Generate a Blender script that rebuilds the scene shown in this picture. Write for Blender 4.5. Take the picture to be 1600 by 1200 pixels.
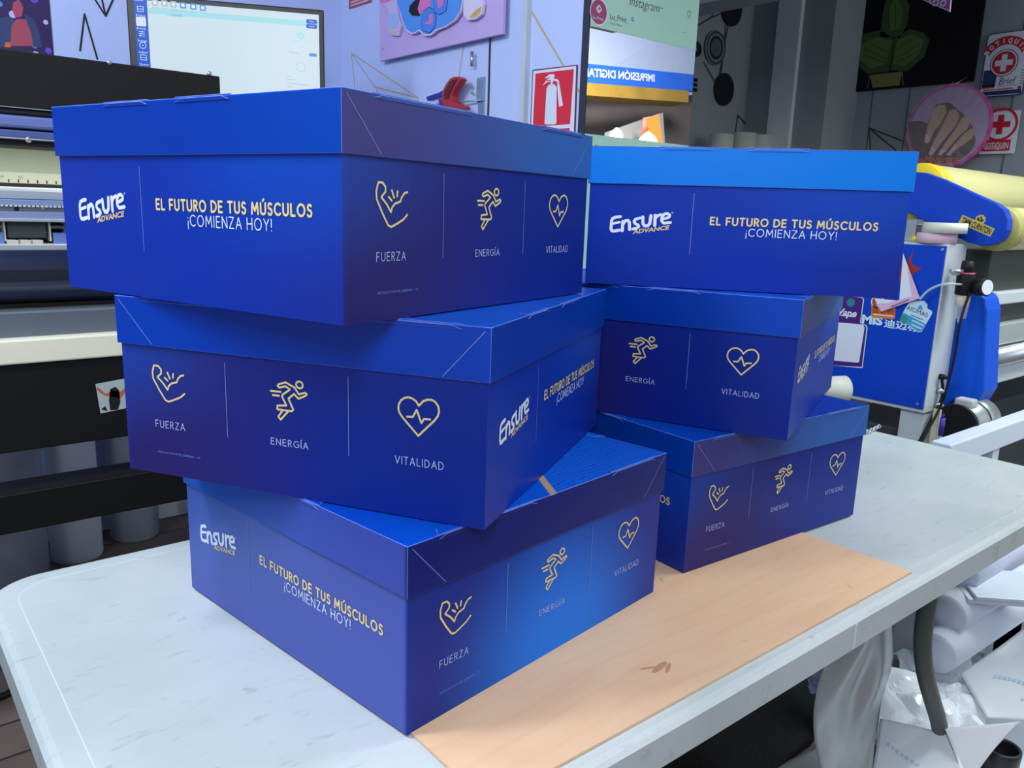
import bpy, bmesh, math, random
from mathutils import Vector, Matrix
for o in list(bpy.data.objects): bpy.data.objects.remove(o, do_unlink=True)
S = bpy.context.scene
C = S.collection
random.seed(7)
PI = math.pi

# ------------------------------------------------------------------ camera
# world: X along the work table (to the right), Y across it (towards the back wall), Z up, floor at 0
TH = 0.74                                  # height of the table top
F_PX, PITCH, ROLL, CAM_H, YAW = 1265.77, 0.21298, 0.03427, 1.26142, math.radians(39.8)
cp, sp = math.cos(PITCH), math.sin(PITCH)
def _room(v): return Vector((math.cos(YAW)*v[0]+math.sin(YAW)*v[1], -math.sin(YAW)*v[0]+math.cos(YAW)*v[1], v[2]))
fw = Vector((0, cp, -sp)); up0 = Vector((0, sp, cp)); rt0 = Vector((1, 0, 0))
cr, sr = math.cos(ROLL), math.sin(ROLL)
rt = _room(cr*rt0+sr*up0); up = _room(-sr*rt0+cr*up0); fw = _room(fw)
EYE = Vector((0, 0, CAM_H))
cd = bpy.data.cameras.new('camera'); cam = bpy.data.objects.new('camera', cd); C.objects.link(cam)
cd.sensor_fit = 'HORIZONTAL'; cd.sensor_width = 36; cd.lens = F_PX*36/1600; cd.clip_start = 0.02
cam.matrix_world = Matrix(((rt.x, up.x, -fw.x, EYE.x), (rt.y, up.y, -fw.y, EYE.y), (rt.z, up.z, -fw.z, EYE.z), (0, 0, 0, 1)))
S.camera = cam
def _ray(u, v): return fw + (u-800)/F_PX*rt - (v-600)/F_PX*up
def at_x(u, v, x): d = _ray(u, v); return EYE + d*((x-EYE.x)/d.x)
def at_y(u, v, y): d = _ray(u, v); return EYE + d*((y-EYE.y)/d.y)
def at_z(u, v, z): d = _ray(u, v); return EYE + d*((z-EYE.z)/d.z)
def at_d(u, v, t): return EYE + _ray(u, v)*t

# ------------------------------------------------------------------ world, lights, exposure
W = bpy.data.worlds.new('world'); S.world = W; W.use_nodes = True
W.node_tree.nodes['Background'].inputs[0].default_value = (0.62, 0.74, 0.95, 1)
W.node_tree.nodes['Background'].inputs[1].default_value = 0.35
S.view_settings.view_transform = 'Standard'; S.view_settings.look = 'None'
S.view_settings.exposure = 0.0; S.view_settings.gamma = 1.0; S.view_settings.use_curve_mapping = False
def area(name, loc, target, sx, sy, power, col, spread=PI):
    l = bpy.data.lights.new(name, 'AREA'); l.shape = 'RECTANGLE'; l.size = sx; l.size_y = sy
    l.energy = power; l.color = col; l.spread = spread
    o = bpy.data.objects.new(name, l); C.objects.link(o); o.location = loc
    o.rotation_euler = (Vector(target)-Vector(loc)).to_track_quat('-Z', 'Y').to_euler()
    return o
area('ceiling_tube_light', (-0.55, 1.15, 2.55), (-0.2, 1.1, 0), 0.22, 0.8, 27, (0.87, 0.93, 1.0))
area('ceiling_tube_light', (-0.40, -0.45, 2.25), (0.9, 0.9, 0.9), 0.25, 0.9, 22, (0.90, 0.95, 1.0))  # fill lamp added to brighten the walls facing the camera, no tube known here
area('ceiling_tube_light', (-0.35, 2.0, 2.5), (1.5, 2.5, 1.2), 0.25, 1.0, 25, (0.66, 0.78, 1.0))
area('ceiling_tube_light', (1.3, 0.45, 2.55), (1.4, 0.6, 0), 1.2, 0.2, 6.5, (0.95, 1.0, 0.95))
area('ceiling_tube_light', (2.9, 0.15, 2.5), (2.75, 0.5, 0), 1.3, 0.25, 27, (0.93, 1.0, 0.97), 2.4)
area('street_daylight', (3.4, -1.9, 1.9), (3.0, 0.8, 0.6), 1.8, 1.4, 20, (0.90, 0.97, 1.0))
area('added_side_fill', (-2.0, 0.3, 1.35), (1.2, 1.1, 1.0), 1.2, 1.5, 7, (0.80, 0.90, 1.0))  # unseen fill lamp added from the left, no door behind it

# ------------------------------------------------------------------ materials
def lin(c): c = c/255.0; return c/12.92 if c <= 0.04045 else ((c+0.055)/1.055)**2.4
def rgb(r, g, b): return (lin(r), lin(g), lin(b), 1)
MATS = {}
def mat(name, col, rough=0.5, spec=0.5, metal=0.0, var=0.06, scale=9.0, emit=0.0, trans=0.0, bump=0.0, bscale=60, alpha=1.0, coat=0.0):
    if name in MATS: return MATS[name]
    m = bpy.data.materials.new(name); m.use_nodes = True; MATS[name] = m
    nt = m.node_tree; b = nt.nodes['Principled BSDF']; c = rgb(*col)
    b.inputs['Roughness'].default_value = rough; b.inputs['Specular IOR Level'].default_value = spec
    b.inputs['Metallic'].default_value = metal; b.inputs['Coat Weight'].default_value = coat
    b.inputs['Transmission Weight'].default_value = trans; b.inputs['Alpha'].default_value = alpha
    tc = nt.nodes.new('ShaderNodeTexCoord')
    n = nt.nodes.new('ShaderNodeTexNoise'); n.inputs['Scale'].default_value = scale; n.inputs['Detail'].default_value = 5
    nt.links.new(tc.outputs['Object'], n.inputs['Vector'])
    mx = nt.nodes.new('ShaderNodeMix'); mx.data_type = 'RGBA'
    nt.links.new(n.outputs[0], mx.inputs[0])
    mx.inputs[6].default_value = tuple(x*(1-var) for x in c[:3])+(1,)
    mx.inputs[7].default_value = tuple(min(1, x*(1+var)) for x in c[:3])+(1,)
    nt.links.new(mx.outputs[2], b.inputs['Base Color'])
    if emit:
        nt.links.new(mx.outputs[2], b.inputs['Emission Color']); b.inputs['Emission Strength'].default_value = emit
        nt.links.remove(b.inputs['Base Color'].links[0]); b.inputs['Base Color'].default_value = (0.01, 0.01, 0.012, 1)
    if bump:
        bn = nt.nodes.new('ShaderNodeTexNoise'); bn.inputs['Scale'].default_value = bscale; bn.inputs['Detail'].default_value = 6
        nt.links.new(tc.outputs['Object'], bn.inputs['Vector'])
        bp = nt.nodes.new('ShaderNodeBump'); bp.inputs['Strength'].default_value = bump; bp.inputs['Distance'].default_value = 0.01
        nt.links.new(bn.outputs[0], bp.inputs['Height']); nt.links.new(bp.outputs[0], b.inputs['Normal'])
    return m

class NG:                                   # tiny node helper
    def __init__(s, m): s.nt = m.node_tree; s.b = s.nt.nodes['Principled BSDF']
    def n(s, t, **k):
        x = s.nt.nodes.new(t)
        for a, v in k.items(): setattr(x, a, v)
        return x
    def val(s, sock, v):
        if isinstance(v, (int, float)): sock.default_value = v
        else: s.nt.links.new(v, sock)
    def math(s, op, a, b=0.0, clamp=False):
        x = s.n('ShaderNodeMath', operation=op, use_clamp=clamp); s.val(x.inputs[0], a); s.val(x.inputs[1], b); return x.outputs[0]
    def step(s, v, lo, hi):
        x = s.n('ShaderNodeMapRange', interpolation_type='SMOOTHSTEP'); s.val(x.inputs[0], v)
        x.inputs[1].default_value = lo; x.inputs[2].default_value = hi; return x.outputs[0]
    def mix(s, f, a, b):
        x = s.n('ShaderNodeMix', data_type='RGBA'); s.val(x.inputs[0], f)
        for i, c in ((6, a), (7, b)):
            if isinstance(c, tuple): x.inputs[i].default_value = c
            else: s.nt.links.new(c, x.inputs[i])
        return x.outputs[2]

def print_material(own_tint=False):
    """the blue print that wraps the four walls of a box: royal blue running into indigo towards the symbol
    wall; one box is tinted apart: gloss painted into a lighter slogan wall, an azure patch beside it. U counts the walls 0..4, V the height"""
    m = bpy.data.materials.new('blue box print'); m.use_nodes = True; g = NG(m)
    uv = g.n('ShaderNodeUVMap', uv_map='print'); sep = g.n('ShaderNodeSeparateXYZ'); g.nt.links.new(uv.outputs[0], sep.inputs[0])
    u, v = g.math('MODULO', sep.outputs[0], 2.0), sep.outputs[1]
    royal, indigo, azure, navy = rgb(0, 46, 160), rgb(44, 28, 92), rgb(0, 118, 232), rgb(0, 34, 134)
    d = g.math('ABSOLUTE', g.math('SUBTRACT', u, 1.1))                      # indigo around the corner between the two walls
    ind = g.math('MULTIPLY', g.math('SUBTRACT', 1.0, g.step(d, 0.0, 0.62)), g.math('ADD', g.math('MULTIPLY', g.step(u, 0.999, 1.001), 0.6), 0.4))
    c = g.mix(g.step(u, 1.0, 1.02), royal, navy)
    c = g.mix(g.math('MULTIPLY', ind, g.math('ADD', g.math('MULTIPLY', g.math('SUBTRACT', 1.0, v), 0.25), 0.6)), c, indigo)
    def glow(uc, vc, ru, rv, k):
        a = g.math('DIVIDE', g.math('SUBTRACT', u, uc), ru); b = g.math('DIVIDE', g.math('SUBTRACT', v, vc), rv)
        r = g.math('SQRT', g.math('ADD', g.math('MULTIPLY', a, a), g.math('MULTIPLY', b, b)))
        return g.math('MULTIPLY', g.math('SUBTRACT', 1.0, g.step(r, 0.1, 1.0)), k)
    if own_tint:
        c = g.mix(g.math('SUBTRACT', 1.0, g.step(u, 0.985, 1.0)), c, rgb(70, 86, 168)); c = g.mix(glow(0.15, 0.8, 0.6, 0.8, 0.35), c, rgb(84, 130, 206))  # gloss put into the slogan wall's colour as a lighter blue
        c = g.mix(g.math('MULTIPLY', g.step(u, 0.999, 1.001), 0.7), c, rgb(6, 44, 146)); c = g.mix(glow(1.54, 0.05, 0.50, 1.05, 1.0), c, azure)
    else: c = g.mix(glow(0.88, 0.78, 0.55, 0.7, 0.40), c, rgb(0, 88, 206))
    nz = g.n('ShaderNodeTexNoise'); nz.inputs['Scale'].default_value = 380; tc = g.n('ShaderNodeTexCoord')
    g.nt.links.new(tc.outputs['Object'], nz.inputs['Vector'])
    c = g.mix(g.math('MULTIPLY', nz.outputs[0], 0.03), c, rgb(120, 140, 220))
    g.nt.links.new(c, g.b.inputs['Base Color'])
    g.b.inputs['Roughness'].default_value = 0.36; g.b.inputs['Specular IOR Level'].default_value = 0.22
    return m
def lid_material(own_tint=False):
    """print on the lid: four differently toned sides (royal, slate, azure, navy), blue top with a gold band and fine engraved waves"""
    m = bpy.data.materials.new('blue lid print'); m.use_nodes = True; g = NG(m)
    uv = g.n('ShaderNodeUVMap', uv_map='print'); sep = g.n('ShaderNodeSeparateXYZ'); g.nt.links.new(uv.outputs[0], sep.inputs[0])
    u = sep.outputs[0]
    tc = g.n('ShaderNodeTexCoord'); so = g.n('ShaderNodeSeparateXYZ'); g.nt.links.new(tc.outputs['Object'], so.inputs[0])
    x, y, z = so.outputs
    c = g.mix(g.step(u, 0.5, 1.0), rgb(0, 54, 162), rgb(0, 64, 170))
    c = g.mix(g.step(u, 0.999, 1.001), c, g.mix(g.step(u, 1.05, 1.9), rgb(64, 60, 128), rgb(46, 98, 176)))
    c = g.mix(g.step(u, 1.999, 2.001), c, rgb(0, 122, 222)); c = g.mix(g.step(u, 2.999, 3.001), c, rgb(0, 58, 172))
    if own_tint: c = g.mix(g.step(g.math('MODULO', u, 2.0), 0.985, 1.0), g.mix(g.step(u, 2.0, 2.9), rgb(44, 96, 190), rgb(58, 74, 164)), rgb(16, 30, 112))  # side tones carry on the tinted box's painted colours
    top = g.step(z, -0.0015, -0.0008)
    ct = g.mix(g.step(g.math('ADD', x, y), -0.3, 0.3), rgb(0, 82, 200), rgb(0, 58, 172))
    w = g.n('ShaderNodeTexWave', wave_type='BANDS'); w.inputs['Scale'].default_value = 42; w.inputs['Distortion'].default_value = 5
    w.inputs['Detail'].default_value = 1.0; w.inputs['Detail Scale'].default_value = 1.2
    g.nt.links.new(tc.outputs['Object'], w.inputs['Vector'])
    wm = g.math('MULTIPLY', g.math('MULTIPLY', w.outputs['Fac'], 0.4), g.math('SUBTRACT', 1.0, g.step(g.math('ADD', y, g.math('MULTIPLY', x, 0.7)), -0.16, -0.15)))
    if not own_tint: wm = 0.0
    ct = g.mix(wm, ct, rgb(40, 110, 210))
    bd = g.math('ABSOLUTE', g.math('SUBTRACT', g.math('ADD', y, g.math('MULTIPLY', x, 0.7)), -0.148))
    if own_tint: ct = g.mix(g.math('SUBTRACT', 1.0, g.step(bd, 0.004, 0.007)), ct, rgb(176, 150, 110))
    c = g.mix(top, c, ct)
    g.nt.links.new(c, g.b.inputs['Base Color'])
    g.b.inputs['Roughness'].default_value = 0.36; g.b.inputs['Specular IOR Level'].default_value = 0.22
    return m

# ------------------------------------------------------------------ mesh helpers
class MB:
    def __init__(s): s.v = []; s.f = []; s.mi = []; s.uv = {}; s.sm = []
    def face(s, pts, mi=0, smooth=False, uv=None):
        i = len(s.v); s.v += [tuple(p) for p in pts]; s.f.append(tuple(range(i, i+len(pts)))); s.mi.append(mi); s.sm.append(smooth)
        if uv: s.uv[len(s.f)-1] = uv
        return s
    def box(s, a, b, mi=0):
        x0, y0, z0 = a; x1, y1, z1 = b; i = len(s.v)
        s.v += [(x0,y0,z0),(x1,y0,z0),(x1,y1,z0),(x0,y1,z0),(x0,y0,z1),(x1,y0,z1),(x1,y1,z1),(x0,y1,z1)]
        for q in ((0,3,2,1),(4,5,6,7),(0,1,5,4),(1,2,6,5),(2,3,7,6),(3,0,4,7)):
            s.f.append(tuple(i+k for k in q)); s.mi.append(mi); s.sm.append(False)
        return s
    def prism(s, pts, ext, mi=0, smooth=False):       # planar polygon extruded by a vector
        e = Vector(ext); n = len(pts); i = len(s.v)
        s.v += [tuple(p) for p in pts]+[tuple(Vector(p)+e) for p in pts]
        s.f.append(tuple(i+k for k in range(n))[::-1]); s.f.append(tuple(i+n+k for k in range(n))); s.mi += [mi, mi]; s.sm += [False, False]
        for k in range(n):
            s.f.append((i+k, i+(k+1) % n, i+n+(k+1) % n, i+n+k)); s.mi.append(mi); s.sm.append(smooth)
        return s
    def tube(s, path, r, seg=10, mi=0, cap=True):
        P = [Vector(p) for p in path]; n = len(P); R = r if isinstance(r, (list, tuple)) else [r]*n
        i0 = len(s.v); ref = None
        for k in range(n):
            t = (P[min(k+1, n-1)]-P[max(k-1, 0)]).normalized()
            if ref is None: ref = t.orthogonal().normalized()
            ref = (ref-t*ref.dot(t)).normalized(); q = t.cross(ref)
            for j in range(seg):
                a = 2*PI*j/seg; s.v.append(tuple(P[k]+(ref*math.cos(a)+q*math.sin(a))*R[k]))
        for k in range(n-1):
            for j in range(seg):
                s.f.append((i0+k*seg+j, i0+k*seg+(j+1) % seg, i0+(k+1)*seg+(j+1) % seg, i0+(k+1)*seg+j)); s.mi.append(mi); s.sm.append(True)
        if cap:
            s.f.append(tuple(i0+j for j in range(seg))[::-1]); s.f.append(tuple(i0+(n-1)*seg+j for j in range(seg))); s.mi += [mi, mi]; s.sm += [False, False]
        return s
    def cyl(s, a, b, r, seg=24, mi=0, r2=None): return s.tube([a, b], [r, r if r2 is None else r2], seg, mi)
    def lathe(s, o, axis, prof, seg=32, mi=0, caps=True):   # prof: (distance along axis, radius)
        ax = Vector(axis).normalized(); e = ax.orthogonal().normalized(); q = ax.cross(e); o = Vector(o); i0 = len(s.v)
        for (h, r) in prof:
            for j in range(seg):
                a = 2*PI*j/seg; s.v.append(tuple(o+ax*h+(e*math.cos(a)+q*math.sin(a))*r))
        for k in range(len(prof)-1):
            for j in range(seg):
                s.f.append((i0+k*seg+j, i0+k*seg+(j+1) % seg, i0+(k+1)*seg+(j+1) % seg, i0+(k+1)*seg+j)); s.mi.append(mi); s.sm.append(True)
        if caps:
            s.f.append(tuple(i0+j for j in range(seg))[::-1]); s.f.append(tuple(i0+(len(prof)-1)*seg+j for j in range(seg))); s.mi += [mi, mi]; s.sm += [False, False]
        return s
    def build(s, name, mats, parent=None, loc=None, bevel=0.0, rotz=None):
        me = bpy.data.meshes.new(name); me.from_pydata(s.v, [], s.f)
        for m in (mats if isinstance(mats, (list, tuple)) else [mats]): me.materials.append(m)
        for p, mi, sm in zip(me.polygons, s.mi, s.sm): p.material_index = mi; p.use_smooth = sm
        if s.uv:
            L = me.uv_layers.new(name='print')
            for fi, uvs in s.uv.items():
                for li, uvc in zip(me.polygons[fi].loop_indices, uvs): L.data[li].uv = uvc
        if not s.uv:
            bm = bmesh.new(); bm.from_mesh(me); bmesh.ops.recalc_face_normals(bm, faces=bm.faces); bm.to_mesh(me); bm.free()
        me.update()
        o = bpy.data.objects.new(name, me); C.objects.link(o)
        if parent: o.parent = parent
        if loc is not None: o.location = loc
        if rotz is not None: o.rotation_euler = (0, 0, rotz)
        if bevel:
            b = o.modifiers.new('bevel', 'BEVEL'); b.width = bevel; b.segments = 2; b.limit_method = 'ANGLE'
        return o
def tag(o, label=None, cat=None, group=None, kind=None):
    if label: o['label'] = label
    if cat: o['category'] = cat
    if group: o['group'] = group
    if kind: o['kind'] = kind
    return o
def thing(name, label, cat, loc=(0,0,0), rotz=0, group=None):
    o = bpy.data.objects.new(name, None); C.objects.link(o); o.location = loc; o.rotation_euler = (0, 0, rotz); o.empty_display_size = 0.05
    return tag(o, label, cat, group)
def copy_tree(o, parent=None):
    c = o.copy(); C.objects.link(c)
    if parent: c.parent = parent
    for ch in list(o.children): copy_tree(ch, c)
    return c
def plane_frame(origin, ax, ay):            # (x, y, off) on a surface -> world
    o = Vector(origin); ax = Vector(ax).normalized(); ay = Vector(ay).normalized(); n = ax.cross(ay)
    return lambda x, y, off=0.0: o+ax*x+ay*y+n*off
_lift = [0]
def lift(off):                              # hairline steps so that overlapping inks never share a plane
    _lift[0] = (_lift[0]+1) % 40; return off+_lift[0]*4e-6
def ribbon(mb, fr, pts, w, off0, mi=0, caps=True):
    h = w/2
    for (a, b) in zip(pts[:-1], pts[1:]):
        off = lift(off0)
        dx, dy = b[0]-a[0], b[1]-a[1]; l = math.hypot(dx, dy)
        if l < 1e-9: continue
        nx, ny = -dy/l*h, dx/l*h
        mb.face([fr(a[0]-nx, a[1]-ny, off), fr(b[0]-nx, b[1]-ny, off), fr(b[0]+nx, b[1]+ny, off), fr(a[0]+nx, a[1]+ny, off)], mi)
    if caps:
        for p in pts: disc(mb, fr, p[0], p[1], h, lift(off0), mi, 10)
def disc(mb, fr, x, y, r, off, mi=0, seg=24, ry=None):
    ry = r if ry is None else ry
    mb.face([fr(x+r*math.cos(2*PI*k/seg), y+ry*math.sin(2*PI*k/seg), off) for k in range(seg)], mi)
def ring(mb, fr, x, y, r, w, off, mi=0, seg=28, ry=None):
    ry = r if ry is None else ry
    for k in range(seg):
        a, b = 2*PI*k/seg, 2*PI*(k+1)/seg
        mb.face([fr(x+(r+s)*math.cos(t), y+(ry+s)*math.sin(t), off) for t, s in ((a, -w/2), (a, w/2), (b, w/2), (b, -w/2))], mi)
def rect(mb, fr, x0, y0, x1, y1, off, mi=0): mb.face([fr(x0,y0,off), fr(x1,y0,off), fr(x1,y1,off), fr(x0,y1,off)], mi)
def poly(mb, fr, pts, off, mi=0): mb.face([fr(p[0], p[1], off) for p in pts], mi)
def rrect_pts(x0, y0, x1, y1, r, n=5):
    P = []
    for cx, cy, a in ((x1-r, y0+r, -PI/2), (x1-r, y1-r, 0), (x0+r, y1-r, PI/2), (x0+r, y0+r, PI)):
        for k in range(n+1): t = a+PI/2*k/n; P.append((cx+r*math.cos(t), cy+r*math.sin(t)))
    return P
_tx = {}
def text_polys(s, bold=0.0, shear=0.0, space=1.0):
    k = (s, bold, shear, space)
    if k not in _tx:
        cu = bpy.data.curves.new('lettering', 'FONT'); cu.body = s; cu.size = 1; cu.offset = bold; cu.shear = shear; cu.space_character = space; cu.resolution_u = 3
        o = bpy.data.objects.new('lettering', cu); C.objects.link(o)
        dg = bpy.context.evaluated_depsgraph_get(); dg.update(); me = bpy.data.meshes.new_from_object(o.evaluated_get(dg))
        V = [tuple(v.co[:2]) for v in me.vertices]; Fs = [tuple(p.vertices) for p in me.polygons]
        bpy.data.objects.remove(o); bpy.data.curves.remove(cu); bpy.data.meshes.remove(me)
        _tx[k] = (V, Fs)
    return _tx[k]
def text(mb, fr, s, x0, y0, x1, cap, off, mi=0, bold=0.0, shear=0.0, space=1.0, slope=0.0, mirror=False):
    """lettering fitted between x0 and x1, baseline y0, capital height cap, rising by slope"""
    V, Fs = text_polys(s, bold, shear, space)
    if not Fs: return
    ref, _ = text_polys('H', bold); ch = max(v[1] for v in ref)-min(v[1] for v in ref)
    a = min(v[0] for v in V); b = max(v[0] for v in V); sx = (x1-x0)/(b-a); sy = cap/ch
    pts = []
    for (x, y) in V:
        X = (x-a)*sx; X = (x1-x0)-X if mirror else X
        pts.append(fr(x0+X, y0+y*sy+X*slope, off))
    i = len(mb.v); mb.v += [tuple(p) for p in pts]
    for f in Fs: mb.f.append(tuple(i+k for k in (f[::-1] if mirror else f))); mb.mi.append(mi); mb.sm.append(False)

def _arc(cx_, cy_, rx, ry, a0, a1, n=10): return [(cx_+rx*math.cos(math.radians(a0+(a1-a0)*k/n)), cy_+ry*math.sin(math.radians(a0+(a1-a0)*k/n))) for k in range(n+1)]
_O = _arc(0.40, 0.5, 0.40, 0.5, 0, 360, 24); _C = _arc(0.40, 0.5, 0.40, 0.5, 48, 312, 16)
GLYPH = {'E': (0.46, [[(0.46,1),(0,1),(0,0),(0.46,0)], [(0,0.52),(0.40,0.52)]]), 'L': (0.42, [[(0,1),(0,0),(0.42,0)]]), 'F': (0.44, [[(0.44,1),(0,1),(0,0)], [(0,0.50),(0.38,0.50)]]),
 'U': (0.58, [[(0,1)]+_arc(0.29,0.30,0.29,0.30,180,360)+[(0.58,1)]]), 'T': (0.54, [[(0,1),(0.54,1)], [(0.27,1),(0.27,0)]]), 'R': (0.48, [[(0,0),(0,1)]+[(0.18,1)]+_arc(0.20,0.75,0.25,0.25,90,-90)+[(0,0.5)], [(0.20,0.5),(0.48,0)]]),
 'O': (0.80, [_O]), 'C': (0.68, [_C]), 'G': (0.72, [_arc(0.40,0.5,0.40,0.5,48,340,18)+[(0.76,0.48),(0.46,0.48)]]), 'D': (0.64, [[(0,0),(0,1),(0.18,1)]+_arc(0.18,0.5,0.46,0.5,90,-90,14)+[(0,0)]]),
 'S': (0.44, [_arc(0.23,0.75,0.20,0.25,35,250,12)[:-1]+_arc(0.21,0.25,0.23,0.27,75,-150,12)]), 'M': (0.78, [[(0,0),(0.08,1),(0.39,0.28),(0.70,1),(0.78,0)]]), 'N': (0.60, [[(0,0),(0,1),(0.60,0),(0.60,1)]]),
 'I': (0.0, [[(0,0),(0,1)]]), 'Z': (0.54, [[(0,1),(0.54,1),(0,0),(0.54,0)]]), 'A': (0.66, [[(0,0),(0.33,1),(0.66,0)], [(0.12,0.34),(0.54,0.34)]]), 'H': (0.60, [[(0,0),(0,1)], [(0.60,0),(0.60,1)], [(0,0.5),(0.60,0.5)]]),
 'Y': (0.58, [[(0,1),(0.29,0.48),(0.58,1)], [(0.29,0.48),(0.29,0)]]), 'V': (0.64, [[(0,1),(0.32,0),(0.64,1)]]), '!': (0.0, [[(0,1),(0,0.32)], [(0,0.02),(0,0)]]), '¡': (0.0, [[(0,0.42),(0,-0.28)], [(0,0.74),(0,0.72)]]), ' ': (0.12, [])}
GLYPH['Ú'] = (0.58, GLYPH['U'][1]+[[(0.26,1.20),(0.38,1.34)]]); GLYPH['Í'] = (0.0, GLYPH['I'][1]+[[(0.0,1.20),(0.11,1.34)]])
def strokes(mb, fr, s, x0, y0, x1, cap, w, off, mi=0, gap=0.30):
    """drawn capitals made of even strokes, fitted between x0 and x1"""
    tot = sum(GLYPH[c][0] for c in s)+gap*(len(s)-1); sx = (x1-x0-w)/tot; sy = cap-w; x = x0+w/2
    for c in s:
        gw, P = GLYPH[c]
        for L in P: ribbon(mb, fr, [(x+p[0]*sx, y0+w/2+p[1]*sy) for p in L], w, off, mi)
        x += (gw+gap)*sx

# ------------------------------------------------------------------ the room
WALLW = mat('white wall paint', (196, 210, 248), 0.7, 0.2, var=0.05, scale=2.5, bump=0.05, bscale=25)
WALLG = mat('grey wall paint', (150, 156, 160), 0.75, 0.2, var=0.10, scale=3, bump=0.05, bscale=25)
X1, YM, YB, XE = 1.723, 1.80, 3.25, 4.40           # partition face, mirror wall, back wall, end wall
def struct(name, a, b, m): return tag(MB().box(a, b).build(name, m), kind='structure')
def floor_material():
    m = mat('worn brown plank floor', (92, 76, 68), 0.6, 0.3, var=0.25, scale=6); g = NG(m)
    tc = g.n('ShaderNodeTexCoord'); br = g.n('ShaderNodeTexBrick'); br.inputs['Scale'].default_value = 1.0
    br.inputs['Brick Width'].default_value = 1.2; br.inputs['Row Height'].default_value = 0.14; br.inputs['Mortar Size'].default_value = 0.004
    br.inputs['Color1'].default_value = rgb(140, 122, 112); br.inputs['Color2'].default_value = rgb(116, 100, 92); br.inputs['Mortar'].default_value = rgb(45, 38, 34)
    g.nt.links.new(tc.outputs['Object'], br.inputs['Vector'])
    nz = g.n('ShaderNodeTexNoise'); nz.inputs['Scale'].default_value = 14; nz.inputs['Detail'].default_value = 6
    g.nt.links.new(tc.outputs['Object'], nz.inputs['Vector'])
    g.nt.links.new(g.mix(g.math('MULTIPLY', nz.outputs[0], 0.5), br.outputs[0], rgb(70, 60, 56)), g.b.inputs['Base Color'])
    return m
struct('floor', (-2.2, -2.5, -0.05), (XE+0.1, YB+0.1, 0), floor_material())
struct('ceiling', (-2.2, -1.2, 2.7), (XE+0.1, YB+0.1, 2.75), mat('ceiling paint', (210, 214, 220), 0.8, 0.2))
struct('wall_back', (-2.2, YB, 0), (X1, YB+0.1, 2.7), WALLW)
struct('wall_partition', (X1, YM, 0), (2.225, YB+0.1, 2.7), WALLW)
struct('wall_alcove', (2.225, 2.91, 0), (4.09, 3.01, 2.7), WALLG)
struct('wall_end', (XE, 0.6, 0), (XE+0.1, 2.5, 2.7), mat('pale panelled wall', (150, 158, 164), 0.7, 0.2, var=0.08, scale=3))
struct('wall_pillar', (4.09, 2.42, 0), (XE+0.1, 3.01, 2.7), WALLG)
struct('shade_soffit', (2.55, 0.9, 2.02), (2.70, 2.9, 2.7), WALLG)  # unseen drop, hung here to keep lamp light off the alcove
struct('wall_left', (-2.3, -1.2, 0), (-2.2, YB+0.1, 2.7), WALLW)
struct('baseboard_back', (0.2, 3.235, 0), (X1, YB, 0.22), mat('pale tile skirting', (224, 230, 236), 0.35, 0.5))
struct('trim_pillar', (4.06, 2.60, 0), (4.09, 2.74, 2.7), mat('white trim', (215, 220, 222), 0.5))

# ------------------------------------------------------------------ the six printed boxes
BA, BH, LH, OV, TK = 0.4514, 0.2047, 0.0541, 0.0031, 0.0022
HB = BA/2
GOLD = mat('pale gold print ink', (232, 212, 142), 0.45, 0.5); WHT = mat('white print ink', (226, 234, 252), 0.45, 0.5)
ORG = mat('bronze gold print ink', (218, 198, 144), 0.45, 0.5); FINE = mat('fine pale blue print ink', (120, 140, 205), 0.5, 0.4)
LBL = mat('light blue lettering ink', (168, 182, 226), 0.45, 0.4); EDGE = mat('scuffed card edge', (110, 132, 214), 0.6, 0.3, var=0.3, scale=60)
RAW = mat('raw white card edge', (196, 196, 214), 0.7, 0.2, var=0.2, scale=40); INSIDE = mat('uncoated card', (200, 200, 196), 0.8, 0.2)
E1 = [[(-177.1,102.5),(-183,101.6),(-188.2,99.7),(-190,96),(-190.3,84),(-188.8,80.9),(-185,80.6),(-177.3,82.3)], [(-188.4,91.5),(-178,94.1)],
      [(-173,95.3),(-173,81.7)], [(-172.8,91.4),(-169.5,96.3),(-165.8,97.4),(-163,94.6),(-162.2,83.8)],
      [(-147.8,101.4),(-154.5,99.2),(-156.2,95.8),(-154.1,92.8),(-149.8,91),(-148.6,88.6),(-151.5,86.2),(-157.5,84.7)],
      [(-143.6,103.1),(-142.6,93.3),(-139.9,90),(-135.6,90.2),(-132.6,93.6),(-131.6,105.3)], [(-125.3,106.1),(-124.9,91.4)],
      [(-124.9,101.3),(-121.7,105.7),(-116.5,107.6)],
      [(-114.6,101),(-108.3,102.6),(-104.2,104.5),(-104,107.5),(-107.4,109.5),(-111.9,108.5),(-115.3,103.4),(-115.3,98.4),(-112,95),(-102,96.4)]]
E_W = [4.4, 3.6, 4.6, 4.6, 4.2, 4.6, 4.6, 4.0, 4.0]
ARM = [[(-176.1,115.1),(-170.5,120),(-170.4,124.5),(-174.4,128.2),(-180.2,128.2),(-182.9,120.6),(-182.4,113.2),(-174.9,100.9),(-166.6,89.4),(-162.1,88),(-153.6,91.2),(-145.1,94.9),(-139.2,99.5)],
       [(-176.1,115.1),(-168.3,108.5),(-162.7,101.6),(-160.9,106.2),(-156.9,109.7),(-149.3,111.7),(-147.5,115.6),(-143.5,119.7),(-139.3,120.7)],
       [(-166,115.5),(-161.7,112.3)], [(-161.6,121.7),(-158.5,115)], [(-153.5,121.1),(-154.2,116.4)]]
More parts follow.
